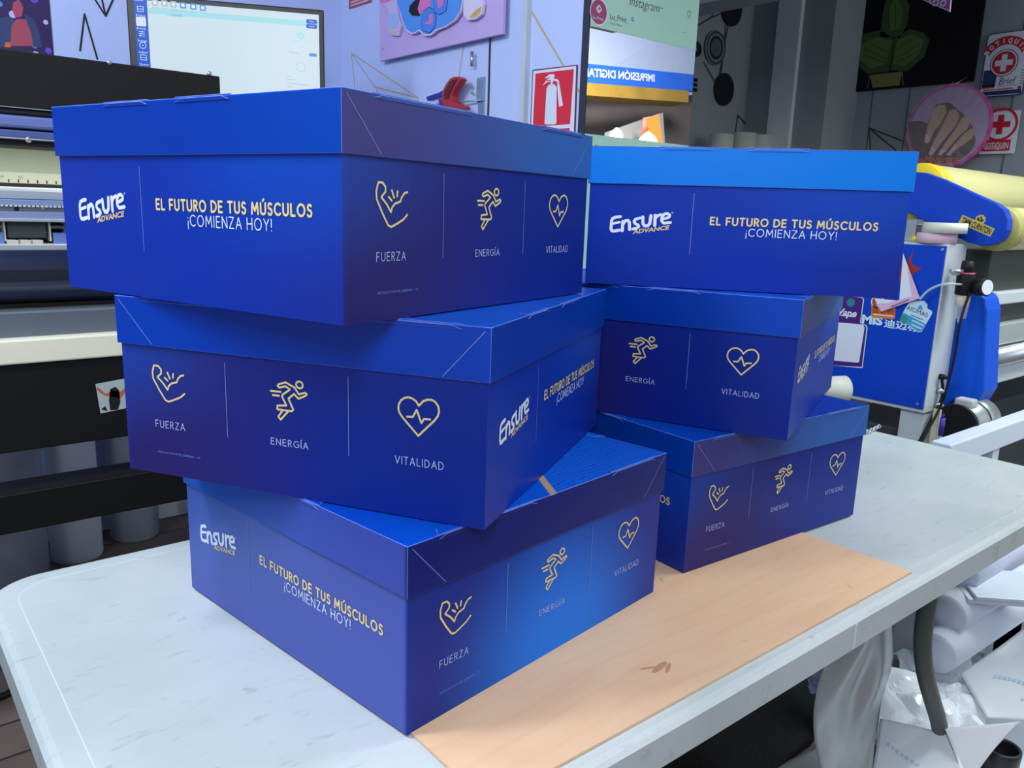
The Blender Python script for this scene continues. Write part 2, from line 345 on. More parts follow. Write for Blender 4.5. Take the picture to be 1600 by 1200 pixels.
RUN = [[(12.6+4.2*math.cos(k*PI/8), 126+3.7*math.sin(k*PI/8)) for k in range(17)],
       [(0.8,119.8),(-4.6,122.7),(-12.7,120.5),(-14.7,122),(-13.6,123.9),(-4.5,127),(6.4,122.5),(11.7,115.7),(19.6,118.4),(21.6,116.8),(19.6,114.9),(11,110.9),(5.7,115.5),(-1.5,109.5),(4.2,98.3),(2.1,96.1),(-16,96.3),(-15.6,100.4),(-4.2,101.7),(-9.5,110.8),(-8.9,113),(0.8,119.8)],
       [(-9,95.9),(-14.8,88.5),(-12,85.3),(-2.4,95.3)], [(-23.5,115.8),(-10.9,115.9)], [(-21.3,111.4),(-13.2,111.4)]]
HEART = [[(152.1,119.5),(149.5,123.4),(145.5,126),(141,127),(136.5,126),(132.5,123.2),(130,119),(129.3,114),(130.8,109.5),(134.7,104.8),(151.9,88.3),(169.7,106.5),(173,111),(174.5,116),(173.6,121.2),(170.5,125.3),(166.3,127.2),(161.5,126.8),(157,124.8),(152.1,119.5)],
         [(139.3,106.8),(145.6,107.2),(149.9,115),(155.2,102),(158,106.6),(164.8,107)]]
def mm(P): return [(x*0.001, y*0.001) for x, y in P]
def s_print(mb, fr):                        # the wall with the slogan
    for P, w in zip(E1, E_W): ribbon(mb, fr, mm(P), w*0.001, 0.0005, 3)
    text(mb, fr, 'ADVANCE', -0.1572, 0.0775, -0.1030, 0.0062, 0.0005, 4, bold=0.035, shear=0.12, slope=0.165)
    ring(mb, fr, -0.1003, 0.1108, 0.0009, 0.0005, 0.0005, 3, 8)
    ribbon(mb, fr, [(-0.0705, 0.050), (-0.0705, 0.140)], 0.0007, 0.0005, 5, False)
    strokes(mb, fr, 'EL FUTURO DE TUS MÚSCULOS', -0.0450, 0.0945, 0.1890, 0.0125, 0.0023, 0.0005, 2, 0.34)
    strokes(mb, fr, '¡COMIENZA HOY!', 0.0080, 0.0800, 0.1345, 0.0118, 0.00115, 0.0005, 3, 0.30)
def i_print(mb, fr):                        # the wall with the three symbols
    for L in ARM+RUN+HEART: ribbon(mb, fr, mm(L), 0.0021, 0.0005, 2)
    strokes(mb, fr, 'FUERZA', -0.1830, 0.0560, -0.1410, 0.0088, 0.0009, 0.0005, 6, 0.34)
    strokes(mb, fr, 'ENERGÍA', -0.0255, 0.0560, 0.0220, 0.0078, 0.0009, 0.0005, 6, 0.34)
    strokes(mb, fr, 'VITALIDAD', 0.1255, 0.0560, 0.1805, 0.0086, 0.0009, 0.0005, 6, 0.34)
    for x in (-0.0825, 0.0715): ribbon(mb, fr, [(x, 0.056), (x, 0.141)], 0.0007, 0.0005, 5, False)
    text(mb, fr, 'ADULACN4.0-PE-2080044 - 10', -0.1820, 0.0255, -0.1220, 0.0024, 0.0005, 5, bold=-0.01)
def sides(k): return {0: ((0,-HB,0),(1,0,0)), 1: ((HB,0,0),(0,1,0)), 2: ((0,HB,0),(-1,0,0)), 3: ((-HB,0,0),(0,-1,0))}[k]
def shell(mb, h, z0, z1, closed_z, t, mo, mi_, mr):
    """square tray: outer walls (with print UV), closed face at closed_z, rim, inner walls"""
    i = len(mb.v); zo = z1 if closed_z == z0 else z0; s = 1 if zo > closed_z else -1; g = h-t
    for (r, z) in ((h, closed_z), (h, zo), (g, zo), (g, closed_z+s*t)):
        mb.v += [(-r,-r,z),(r,-r,z),(r,r,z),(-r,r,z)]
    def q(f, m, uv=None):
        mb.f.append(tuple(i+k for k in f)); mb.mi.append(m); mb.sm.append(False)
        if uv: mb.uv[len(mb.f)-1] = uv
    for k in range(4):
        a, b = k, (k+1) % 4; u0, u1 = float(k), float(k+1); vb, vt = (0.0, 1.0) if s > 0 else (1.0, 0.0)
        f = [a, b, 4+b, 4+a]; uv = [(u0, vb), (u1, vb), (u1, vt), (u0, vt)]
        if s < 0: f, uv = f[::-1], uv[::-1]
        q(f, mo, uv); r = [4+a, 4+b, 8+b, 8+a]; n = [8+a, 8+b, 12+b, 12+a]
        q(r if s > 0 else r[::-1], mr); q(n if s > 0 else n[::-1], mi_)
    q((0,3,2,1) if s > 0 else (0,1,2,3), mo, [(0.5, 0.5)]*4); q((12,13,14,15) if s > 0 else (15,14,13,12), mi_)
def make_gift_box():
    root = thing('gift_box', 'box', 'box')
    mb = MB(); shell(mb, HB, 0.0, BH-0.006, 0.0, TK, 0, 7, 8)
    for k in range(4):
        o, ax = sides(k); fr = plane_frame(o, ax, (0,0,1)); (s_print if k % 2 == 0 else i_print)(mb, fr)
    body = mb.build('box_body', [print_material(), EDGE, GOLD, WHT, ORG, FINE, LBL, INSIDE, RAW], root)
    lb = MB(); h = HB+OV; shell(lb, h, -LH, 0.0, 0.0, TK, 0, 2, 3)
    for k in range(4):                      # glue flap creases and tuck tabs along the top edges
        o, ax = sides(k); o = Vector(o)*(h/HB); fr = plane_frame(o, ax, (0,0,1))
        if k % 2:
            for sg in (-1, 1): ribbon(lb, fr, [(sg*(h-0.006), -0.004), (sg*(h-0.050), -LH+0.002)], 0.0007, 0.0003, 4, False)
            tabs = [(-0.19, -0.04, 0.0008), (0.10, 0.20, 0.0012)]
        else: tabs = [(-0.125, -0.045, 0.0010), (0.0, 0.085, 0.0012)]
        n0 = len(lb.f)
        for (a, b, t) in tabs:
            p = [fr(a, -0.004, 0.0), fr(a+0.012, -0.0005, 0.0), fr(b-0.012, -0.0005, 0.0), fr(b, -0.004, 0.0)]
            n = fr(0, 0, t)-fr(0, 0, 0); lb.prism(p, n, 0)
            p = [fr(a+0.01, 0, -0.014), fr(b-0.01, 0, -0.014), fr(b, 0, 0.0), fr(a, 0, 0.0)]
            lb.prism(p, (0, 0, t), 0)
        for fi in range(n0, len(lb.f)): lb.uv[fi] = [(k+0.5, 0.5)]*len(lb.f[fi])
    lid = lb.build('lid', [lid_material(), EDGE, INSIDE, RAW, FINE], root, loc=(0, 0, BH))
    for o in (body, lid):
        b = o.modifiers.new('bevel', 'BEVEL'); b.width = 0.0006; b.segments = 1; b.limit_method = 'ANGLE'; b.material = 1
    return root
proto = make_gift_box()
SPOTS = [  # x, y, level, yaw in degrees, label
    (0.494, 0.939, 2, -72.57, 'blue lidded box topmost of the near left stack, slogan wall turned left'),
    (0.549, 0.908, 1, 30.55+180, 'blue lidded box in the middle of the near left stack'),
    (0.581, 0.869, 0, -81.91+180, 'blue lidded box at the bottom of the near left stack, azure glow on one wall'),
    (1.209, 0.865, 2, -51.67, 'blue lidded box topmost of the far right stack, slogan facing the camera'),
    (1.156, 0.906, 1, 21.94+180, 'blue lidded box in the middle of the far right stack'),
    (1.156, 0.904, 0, -92.98, 'blue lidded box at the bottom of the far right stack')]
for i, (x, y, lv, yaw, lab) in enumerate(SPOTS):
    o = proto if i == 0 else copy_tree(proto)
    o.location = (x, y, TH+lv*(BH+0.0014)+0.0006); o.rotation_euler = (0, 0, math.radians(yaw)); o['label'] = lab
    lid_ = [c for c in o.children if c.name.startswith('lid')][0]; lid_.rotation_euler = (0, 0, (0, PI, 0, PI, PI/2, 0)[i])
    if i == 2:                              # own tints for this box, gloss painted into its slogan wall
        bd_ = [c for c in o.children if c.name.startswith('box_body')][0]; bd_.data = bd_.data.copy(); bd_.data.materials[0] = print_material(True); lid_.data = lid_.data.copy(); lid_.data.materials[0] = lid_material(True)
    o['group'] = 'printed gift boxes stacked on the table'

# ------------------------------------------------------------------ folding table and plywood
def table_material():
    m = mat('worn pale grey plastic', (204, 210, 214), 0.36, 0.5, var=0.05, scale=3); g = NG(m)
    tc = g.n('ShaderNodeTexCoord'); mp = g.n('ShaderNodeMapping'); mp.inputs['Scale'].default_value = (8, 34, 8); mp.inputs['Rotation'].default_value = (0, 0, 0.35)
    g.nt.links.new(tc.outputs['Object'], mp.inputs[0])
    n1 = g.n('ShaderNodeTexNoise'); n1.inputs['Scale'].default_value = 2.2; n1.inputs['Detail'].default_value = 7; n1.inputs['Roughness'].default_value = 0.75
    g.nt.links.new(mp.outputs[0], n1.inputs['Vector'])
    n2 = g.n('ShaderNodeTexNoise'); n2.inputs['Scale'].default_value = 4.0; n2.inputs['Detail'].default_value = 4; g.nt.links.new(tc.outputs['Object'], n2.inputs['Vector'])
    c = g.mix(g.step(n2.outputs[0], 0.35, 0.7), rgb(200, 207, 209), rgb(186, 197, 196))
    c = g.mix(g.math('MULTIPLY', g.step(n1.outputs[0], 0.55, 0.72), 0.55), c, rgb(140, 150, 146))
    n3 = g.n('ShaderNodeTexNoise'); n3.inputs['Scale'].default_value = 26; n3.inputs['Detail'].default_value = 3; g.nt.links.new(tc.outputs['Object'], n3.inputs['Vector'])
    c = g.mix(g.math('MULTIPLY', g.step(n3.outputs[0], 0.69, 0.74), 0.32), c, rgb(120, 130, 130))
    g.nt.links.new(c, g.b.inputs['Base Color']); return m
TABLE = table_material()
TX0, TX1, TY0, TY1 = 0.100, 2.010, 0.466, 1.238
tb = thing('folding_table', 'long pale grey plastic folding table carrying the stacked blue boxes', 'table', (1.05, 0.85, 0))
def loc(P, o=(1.05, 0.85, 0)): return [Vector(p)-Vector(o) for p in P]
mb = MB(); zt = TH-0.003
prof = [(0.012, zt), (0.0045, zt-0.0015), (0.0, zt-0.006), (0.0, zt-0.045), (0.014, zt-0.047)]
rings = []
for (ins, z) in prof:
    rings.append(loc([(x, y, z) for x, y in rrect_pts(TX0+ins, TY0+ins, TX1-ins, TY1-ins, 0.075-ins, 14)]))
n = len(rings[0])
for R in rings: mb.v += [tuple(p) for p in R]
for k in range(len(rings)-1):
    for j in range(n):
        mb.f.append((k*n+j, (k+1)*n+j, (k+1)*n+(j+1) % n, k*n+(j+1) % n)); mb.mi.append(0); mb.sm.append(False)
mb.f.append(tuple(range(n))); mb.mi.append(0); mb.sm.append(False)
mb.f.append(tuple(4*n+j for j in range(n))[::-1]); mb.mi.append(0); mb.sm.append(False)
mb.build('tabletop', TABLE, tb)
mb = MB()                                   # moulded line just inside the rim
rim = [(x, y) for x, y in rrect_pts(TX0+0.034, TY0+0.034, TX1-0.034, TY1-0.034, 0.05, 6)]; rim.append(rim[0])
mb.tube(loc([(x, y, zt-0.0005) for x, y in rim]), 0.0008, 6); mb.build('rim_bead', mat('pale plastic bead', (222, 228, 232), 0.35), tb)
sx_ = at_y(1337, 985, TY0).x
MB().box((sx_-1.05-0.002, TY0-0.85-0.0006, zt-0.044), (sx_-1.05+0.002, TY0-0.85+0.001, zt-0.007)).build('rim_seam', mat('pale plastic bead', (222, 228, 232)), tb)
LEGM = mat('dark grey enamelled steel', (86, 92, 88), 0.45, 0.5)
def leg_path(x0, sgn, y, tuck=0.0): return [(x0, y, 0.69), (x0-0.01*sgn, y, 0.60), (x0-0.012*sgn, y, 0.50), (x0+0.02*sgn, y, 0.42), (x0+0.075*sgn, y, 0.34), (x0+0.155*sgn, y, 0.235), (x0+0.27*sgn, y, 0.02)]
def smooth(P, it=2):
    P = [Vector(p) for p in P]
    for _ in range(it):
        Q = [P[0]]
        for a, b in zip(P[:-1], P[1:]): Q += [a*0.75+b*0.25, a*0.25+b*0.75]
        Q.append(P[-1]); P = Q
    return P
for (x0, sg) in ((1.515, 1), (0.60, -1)):
    for y in (0.57, 1.13): MB().tube(smooth(loc(leg_path(x0, sg, y))), 0.0165, 12).build('leg', LEGM, tb)
    MB().tube(loc([(x0+0.262*sg, 0.57, 0.03), (x0+0.262*sg, 1.13, 0.03)]), 0.0145, 12).build('foot_bar', LEGM, tb)
MB().tube(loc([(1.36, 0.56, 0.70), (1.36, 1.14, 0.70)]), 0.012, 10).build('cross_bar', LEGM, tb)

def wood_material():
    m = mat('pinkish plywood veneer', (206, 172, 146), 0.55, 0.25); g = NG(m)
    tc = g.n('ShaderNodeTexCoord'); mp = g.n('ShaderNodeMapping'); mp.inputs['Scale'].default_value = (1.6, 7, 1); g.nt.links.new(tc.outputs['Object'], mp.inputs[0])
    n1 = g.n('ShaderNodeTexNoise'); n1.inputs['Scale'].default_value = 3; n1.inputs['Detail'].default_value = 6; n1.inputs['Distortion'].default_value = 0.8; g.nt.links.new(mp.outputs[0], n1.inputs['Vector'])
    w = g.n('ShaderNodeTexWave', wave_type='BANDS', bands_direction='Y'); w.inputs['Scale'].default_value = 1.2; w.inputs['Distortion'].default_value = 9; w.inputs['Detail'].default_value = 3
    g.nt.links.new(mp.outputs[0], w.inputs['Vector'])
    c = g.mix(n1.outputs[0], rgb(232, 198, 164), rgb(216, 172, 138)); c = g.mix(g.math('MULTIPLY', g.step(w.outputs['Fac'], 0.75, 1.0), 0.09), c, rgb(190, 146, 120))
    n3 = g.n('ShaderNodeTexNoise'); n3.inputs['Scale'].default_value = 20; n3.inputs['Detail'].default_value = 2; g.nt.links.new(tc.outputs['Object'], n3.inputs['Vector'])
    c = g.mix(g.math('MULTIPLY', g.step(n3.outputs[0], 0.71, 0.77), 0.5), c, rgb(150, 104, 88))
    g.nt.links.new(c, g.b.inputs['Base Color']); return m
PLY = wood_material()
mb = MB().box((-0.41, -0.22, 0), (0.41, 0.22, 0.003))
fr = plane_frame((0, 0, 0.0031), (1,0,0), (0,1,0)); STAIN = mat('reddish brown smear', (188, 138, 114), 0.6)
for (x, y, w, h, r) in ((-0.112, -0.165, 0.016, 0.0045, 0.2), (-0.125, -0.158, 0.010, 0.0022, -0.4), (-0.105, -0.172, 0.012, 0.0025, 0.5)):
    poly(mb, fr, [(x+w*math.cos(t)*math.cos(r)-h*math.sin(t)*math.sin(r), y+w*math.cos(t)*math.sin(r)+h*math.sin(t)*math.cos(r)) for t in [k*PI/8 for k in range(16)]], 0.0001, 1)
p = mb.build('plywood_sheet', [PLY, STAIN], loc=(0.806, 0.709, TH-0.0025))
tag(p, 'thin pinkish plywood sheet lying on the front half of the folding table', 'plywood')

# ------------------------------------------------------------------ surfaces to draw on
def frX(X): return plane_frame((X,0,0), (0,-1,0), (0,0,1))          # a surface facing -X
def frY(Y): return plane_frame((0,Y,0), (1,0,0), (0,0,1))           # a surface facing -Y
def cX(X): return lambda u, v: (lambda P: (-P.y, P.z))(at_x(u, v, X))
def cY(Y): return lambda u, v: (lambda P: (P.x, P.z))(at_y(u, v, Y))
def quad(mb, fr, c, pts, off, mi=0): poly(mb, fr, [c(*p) for p in pts], off, mi)
def line(mb, fr, c, pts, w, off, mi=0, caps=False): ribbon(mb, fr, [c(*p) for p in pts], w, off, mi, caps)
def slab(mb, fr, pts, t, mi=0):                                     # polygon given thickness behind its face
    P = [fr(x, y, 0) for x, y in pts]; n = fr(0,0,1)-fr(0,0,0); mb.prism(P, n*-t, mi)
BLACK = mat('black painted metal', (20, 20, 22), 0.55, 0.25, var=0.1); STEEL = mat('brushed steel', (188, 194, 200), 0.32, 0.5, 0.85)
WPL = mat('white enamel', (214, 220, 222), 0.45, 0.5); DGREY = mat('dark grey metal', (66, 70, 74), 0.5, 0.4)
BLUEM = mat('blue powder coat', (10, 76, 196), 0.42, 0.5, var=0.04); RED = mat('red sign print', (222, 40, 58), 0.5, 0.4); PAPER = mat('white sign print', (222, 228, 240), 0.5, 0.4)
INK = mat('black ink', (26, 26, 30), 0.6, 0.3); TAPE = mat('black adhesive tape', (24, 24, 30), 0.5); GTAPE = mat('gold adhesive tape', (196, 172, 112), 0.4, 0.5)

# ------------------------------------------------------------------ wide format printer
YP = 1.95
pr = thing('wide_format_printer', 'wide black printer with lavender rails and steel rollers behind the table', 'printer', (0.0, YP, 0))
XA, XB = -1.6, 1.12
def band(name, v0, v1, y, depth, m, xb=XB, bevel=0.003, parent=None):
    z1, z0 = at_y(0, v0, y).z, at_y(0, v1, y).z
    return MB().box((XA, y-YP, z0), (xb, y-YP+depth, z1)).build(name, m, parent or pr, bevel=bevel)
LAV = mat('lavender grey aluminium', (112, 128, 190), 0.4, 0.5, 0.3); LAVD = mat('slate blue aluminium', (78, 96, 152), 0.45, 0.5, 0.3)
CREAM = mat('cream enamel', (240, 238, 214), 0.45, 0.5); OLIVE = mat('pale olive cover', (150, 156, 138), 0.6, 0.3)
SILVER = mat('satin silver strip', (206, 212, 216), 0.3, 0.5, 0.5); SLATE = mat('charcoal plastic', (72, 76, 80), 0.6, 0.3); TAB = mat('beige plastic', (206, 204, 186), 0.5)
top = band('top_cover', 75, 165, YP, 0.48, BLACK, xb=0.722)
for u in (171, 327):
    p = at_y(u, 98 if u < 200 else 115, YP); MB().lathe((p.x, -0.004, p.z), (0,1,0), [(0, 0.002), (0.002, 0.005), (0.006, 0.005)], 10).build('screw', STEEL, top)
band('cover_edge', 165, 166, YP-0.004, 0.01, SILVER, xb=0.72, bevel=0)
band('hinge_strip', 167, 176, YP+0.01, 0.3, mat('dark navy strip', (36, 38, 50), 0.5))
band('upper_rail', 177, 198, YP+0.005, 0.10, LAV, bevel=0.006); band('rail_groove', 198, 201, YP+0.03, 0.05, BLACK, bevel=0)
band('lower_rail', 201, 213, YP+0.008, 0.10, LAVD); band('rail_lip', 213, 215, YP, 0.02, SILVER, bevel=0)
p = at_y(45, 218, YP); MB().lathe((p.x, -0.002, p.z), (0,1,0), [(0, 0.003), (0.003, 0.006), (0.008, 0.006)], 12).build('screw', STEEL, pr)
band('shade_strip', 215, 226, YP+0.03, 0.3, mat('dark brown strip', (40, 38, 36), 0.6), bevel=0)
band('carriage_cover', 226, 284, YP+0.17, 0.20, OLIVE)
sc = MB(); fr = plane_frame((0, 0.168, 0), (1,0,0), (0,0,1)); z1, z0 = at_y(0, 268, YP+0.168).z, at_y(0, 285, YP+0.168).z
rect(sc, fr, XA, z0, XB, z1, 0.0, 0)
for k in range(60): rect(sc, fr, -0.6+k*0.0185, z0+0.001, -0.5975+k*0.0185, z0+0.008, 0.0006, 1)
for k in range(26): text(sc, fr, str(40+k), -0.5985+k*0.037, z0+0.010, -0.589+k*0.037, 0.006, 0.0006, 2)
sc.build('scale', [mat('pale ruler strip', (176, 178, 160), 0.5), INK, mat('grey ruler ink', (110, 112, 100), 0.6)], pr)
band('slot', 285, 291, YP+0.06, 0.25, BLACK, bevel=0)
MB().box((XA, 0.02, at_y(0, 311, YP+0.02).z), (XB, 0.16, at_y(0, 291, YP+0.02).z)).build('platen_front', SILVER, pr, bevel=0.008)
band('platen_band', 311, 320, YP+0.012, 0.12, mat('pale blue aluminium', (150, 166, 206), 0.35, 0.5, 0.4), bevel=0.001)
mb = MB(); z = at_y(0, 321, YP+0.008).z
for k in range(150): mb.box((-0.55+k*0.008, 0.008, z-0.0016), (-0.55+k*0.008+0.0052, 0.012, z+0.0016))
mb.build('perforated_strip', WPL, pr)
band('channel', 322, 330, YP+0.016, 0.10, mat('grey channel', (128, 132, 142), 0.4, 0.5, 0.5), bevel=0)
for u in (26, 68): p = at_y(u, 326, YP+0.014); MB().lathe((p.x, 0.012, p.z), (0,1,0), [(0, 0.002), (0.002, 0.0045), (0.006, 0.0045)], 10).build('screw', STEEL if u == 68 else INK, pr)
band('lower_band', 330, 342, YP+0.012, 0.12, mat('pale blue aluminium', (150, 166, 206)), bevel=0.001); band('lower_lip', 341, 346, YP+0.006, 0.03, SILVER, bevel=0.001)
band('roller_bay', 346, 376, YP+0.10, 0.1, LAVD, bevel=0)
z1, z0 = at_y(0, 346, YP+0.03).z, at_y(0, 372, YP+0.03).z; w0 = 0.072
for k in range(9):
    x = at_y(0, 360, YP).x-0.215+k*0.116
    MB().box((x, 0.03, z0), (x+w0, 0.09, z1)).build('pinch_roller', SLATE, pr, bevel=0.003)
    MB().box((x+w0+0.004, 0.025, z0-0.006), (x+w0+0.007, 0.08, z1)).box((x+w0+0.037, 0.025, z0-0.006), (x+w0+0.040, 0.08, z1)).box((x+w0+0.004, 0.05, z1-0.014), (x+w0+0.04, 0.06, z1-0.008)).build('roller_bracket', TAB, pr)
    MB().box((x+w0+0.010, 0.022, z0-0.012), (x+w0+0.036, 0.03, z0+0.012)).build('lever', mat('periwinkle plastic', (96, 120, 190), 0.5), pr)
    for j in range(3): MB().box((x-0.004+j*0.0225, 0.006, z0-0.012), (x+0.015+j*0.0225, 0.05, z0-0.003)).build('guide_tab', TAB, pr, bevel=0.0015)
band('roller_ledge', 381, 392, YP+0.004, 0.10, SILVER)
z1, z0 = at_y(0, 391, YP).z, at_y(0, 482, YP+0.06).z
mb = MB(); n = 14; arc = []
for k in range(n+1): t = PI/2*k/n; arc.append((0.005+0.10*(1-math.cos(t)), z1-(z1-z0)*math.sin(t)))
for k in range(n): mb.face([(XA, arc[k][0], arc[k][1]), (XB, arc[k][0], arc[k][1]), (XB, arc[k+1][0], arc[k+1][1]), (XA, arc[k+1][0], arc[k+1][1])], 0, True)
mb.build('paper_apron', mat('dark glossy navy apron', (92, 102, 128), 0.28, 0.6, 0.85, var=0.03), pr)
band('under_slot', 476, 489, YP+0.06, 0.2, BLACK, bevel=0); band('grey_beam', 487, 537, YP+0.015, 0.14, mat('slate grey beam', (104, 112, 124), 0.45, 0.5, 0.3), bevel=0.006)
band('cream_beam', 533, 572, YP-0.02, 0.20, CREAM, bevel=0.004)
fp = band('front_panel', 572, 710, YP-0.01, 0.05, BLACK); band('lower_beam', 775, 838, YP-0.01, 0.10, BLACK, bevel=0.004)
MB().box((XA, 0.20, 0.95), (XB, 0.48, at_y(0, 226, YP+0.2).z)).build('rear_housing', SLATE, pr, bevel=0.01)
for x in (-1.35, 0.86): MB().box((x, 0.0, 0.0), (x+0.12, 0.5, 0.95)).box((x-0.01, -0.10, 0.0), (x+0.13, 0.52, 0.06)).build('leg', BLACK, pr, bevel=0.005)
# photo sticker on its front panel
cy = cY(YP-0.0105); fr = frY(YP-0.0105); mb = MB()
quad(mb, fr, cy, [(149,600),(196,591),(200,637),(157,646)], 0.0006, 0)
for pts, mi in (([(152,604),(165,615),(176,610),(188,612),(196,605),(197,612),(188,622),(176,620),(163,618),(151,609)], 1), ([(172,608),(180,604),(186,610),(188,628),(184,640),(172,641),(170,625)], 2), ([(158,640),(164,634),(168,642)], 2)):
    quad(mb, fr, cy, pts, 0.0010, mi)
st = mb.build('photo_sticker', [mat('pale photo print', (176, 190, 190), 0.4), mat('orange photo print', (190, 104, 70), 0.5), INK]); tag(st, 'small square photo sticker on the black front panel of the wide printer', 'sticker')

# wrapped rolls standing behind the printer
def tall_roll(x, y, r, h, m, label, wob=0.0):
    mb = MB(); mb.lathe((0,0,0), (0,0,1), [(0, r*0.96), (0.01, r)]+[(h*k/8, r*(1+wob*math.sin(k*2.1))) for k in range(1, 8)]+[(h-0.01, r), (h, r*0.96)], 36)
    mb.cyl((0,0,h-0.001), (0,0,h+0.002), r*0.35, 20, 1)
    return tag(mb.build('media_roll', [m, INK], loc=(x, y, 0)), label, 'roll', 'media rolls standing behind the printer')
FILM = mat('cloudy plastic wrap', (186, 188, 198), 0.28, 0.6, var=0.3, scale=14, bump=0.3, bscale=12)
tall_roll(0.545, 3.04, 0.083, 1.05, mat('pale grey film roll', (224, 228, 236), 0.45, 0.5), 'smooth pale grey roll standing on the floor, second from the left behind the printer')
tall_roll(0.335, 2.94, 0.105, 1.05, FILM, 'cloudy plastic wrapped roll standing at the left end behind the printer', 0.02)
tall_roll(0.76, 3.12, 0.085, 0.95, mat('dull slate film roll', (150, 156, 166), 0.5, 0.4), 'dull slate roll standing third from the left behind the printer')
mb = MB()
for k in range(5): mb.box((-0.2, -0.30+0.085*k, 0.0), (0.54, -0.235+0.085*k, 0.022))
mb.box((-0.2, -0.32, 0.022), (-0.12, 0.13, 0.05)).box((0.44, -0.32, 0.022), (0.52, 0.13, 0.05))
tag(mb.build('wooden_pallet', mat('grey brown pallet wood', (128, 108, 92), 0.7, 0.2, var=0.2), loc=(-0.02, 2.72, 0.0), bevel=0.003), 'low wooden pallet of bare slats on the floor under the printer', 'pallet')
mb = MB().tube(smooth([(0.05, 2.26, 0.012), (0.13, 2.21, 0.012), (0.17, 2.26, 0.012), (0.20, 2.20, 0.012), (0.24, 2.25, 0.012), (0.30, 2.22, 0.012), (0.45, 2.30, 0.012)]), 0.009, 8)
tag(mb.build('power_cord', BLACK), 'black coiled cord lying on the brown floor left of the table', 'cord')

# ------------------------------------------------------------------ monitor behind the printer
M0 = at_y(506, 15.6, 2.55); ang = math.radians(-26.5); AX = Vector((math.cos(ang), math.sin(ang), 0)); NM = AX.cross(Vector((0,0,1)))
def on_mon(u, v):
    d = _ray(u, v); t = (M0-EYE).dot(NM)/d.dot(NM); P = EYE+d*t-M0; return (P.dot(AX), P.z)
frM = plane_frame(M0, AX, (0,0,1)); wl = on_mon(197, 0)[0]; hB = -0.45
mo = thing('computer_monitor', 'large lit monitor showing a pale print program with a blue side bar', 'monitor', M0)
def locM(x, y, off=0.0): return frM(x, y, off)-M0
mb = MB(); slab(mb, locM, [(wl, hB), (0, hB), (0, 0), (wl, 0)], 0.035); mb.build('bezel', mat('black monitor bezel', (22, 22, 26), 0.4), mo, bevel=0.004)
SCR = mat('lit screen white', (204, 224, 236), 0.3, 0.3, var=0.02, scale=2, emit=0.95); SBLUE = mat('lit screen blue', (4, 84, 206), 0.3, 0.3, emit=0.9); SCY = mat('lit screen cyan', (160, 222, 232), 0.3, 0.3, emit=0.95)
SMID = mat('lit screen azure', (52, 150, 220), 0.3, 0.3, emit=0.95); SGRY = mat('lit screen grey', (176, 196, 206), 0.3, 0.3, emit=0.9); SWH = mat('lit screen bright white', (226, 240, 250), 0.3, 0.3, emit=0.9)
mb = MB(); x0, x1, y1, y0 = wl+0.022, -0.016, -0.016, hB+0.018; xb = on_mon(233, 60)[0]
rect(mb, locM, x0, y0, xb, y1, 0.0008, 1); rect(mb, locM, xb, y0, x1, y1, 0.0008, 0)
def sp(u, v): return on_mon(u, v)
def sline(pts, w, mi, off=0.0014): ribbon(mb, locM, [sp(*p) for p in pts], w, off, mi, False)
yb = sp(300, 18)[1]; rect(mb, locM, xb, yb-0.016, x1, yb, 0.0011, 2)
xt, yt = sp(260, 21); poly(mb, locM, rrect_pts(xt, yt-0.008, xt+0.05, yt+0.004, 0.004), 0.0014, 2); text(mb, locM, 'Untitled', xt+0.012, yt-0.005, xt+0.044, 0.005, 0.0017, 3)
for k, (u, v) in enumerate(((242, 4), (257, 5.5), (271, 7), (286, 8.5), (302, 10.5), (317, 12.5))):
    x, y = sp(u, v); poly(mb, locM, rrect_pts(x-0.009, y-0.009, x+0.009, y+0.009, 0.003), 0.0014, (5, 5, 5, 3, 3, 3)[k])
    poly(mb, locM, rrect_pts(x-0.005, y-0.005, x+0.005, y+0.005, 0.002), 0.0017, 4); rect(mb, locM, x-0.01, y-0.0155, x+0.012, y-0.0135, 0.0014, 5)
for nm, u, v in (('File', 219.5, 14), ('Print', 220.5, 34), ('Settings', 222, 53), ('Adjust', 223.5, 71), ('Queue', 224.5, 90)):
    x, y = sp(u, v); c4 = 4
    if nm == 'Print': poly(mb, locM, rrect_pts(x-0.014, y-0.013, x+0.014, y+0.013, 0.004), 0.0011, 4); c4 = 5
    if nm == 'Settings':
        for q in (-0.006, 0, 0.006): ribbon(mb, locM, [(x-0.009, y+q), (x+0.009, y+q)], 0.0012, 0.0014, c4, False); rect(mb, locM, x-0.004+q*0.5, y+q-0.002, x-0.001+q*0.5, y+q+0.002, 0.0014, c4)
    elif nm == 'Adjust': ring(mb, locM, x, y, 0.009, 0.0018, 0.0014, c4, 20); disc(mb, locM, x, y, 0.002, 0.0014, c4, 10)
    else:
        for r in ((x-0.009, y-0.008, x+0.009, y-0.0065), (x-0.009, y+0.0065, x+0.009, y+0.008), (x-0.009, y-0.008, x-0.0075, y+0.008), (x+0.0075, y-0.008, x+0.009, y+0.008), (x-0.009, y-0.001, x+0.009, y+0.0005)): rect(mb, locM, *r, 0.0014, c4)
    text(mb, locM, nm, x-0.013, y-0.023, x+0.013, 0.0065, 0.0014, 4)
x, y = sp(216, 1); text(mb, locM, 'Home', x-0.014, y, x+0.014, 0.008, 0.0014, 4, bold=0.02)
for v in (34, 41.5):
    x, y = sp(487, v); poly(mb, locM, rrect_pts(x-0.017, y-0.0065, x+0.017, y+0.0065, 0.005), 0.0014, 1); text(mb, locM, 'Open' if v < 40 else 'Save', x-0.008, y-0.002, x+0.008, 0.0045, 0.0017, 4)
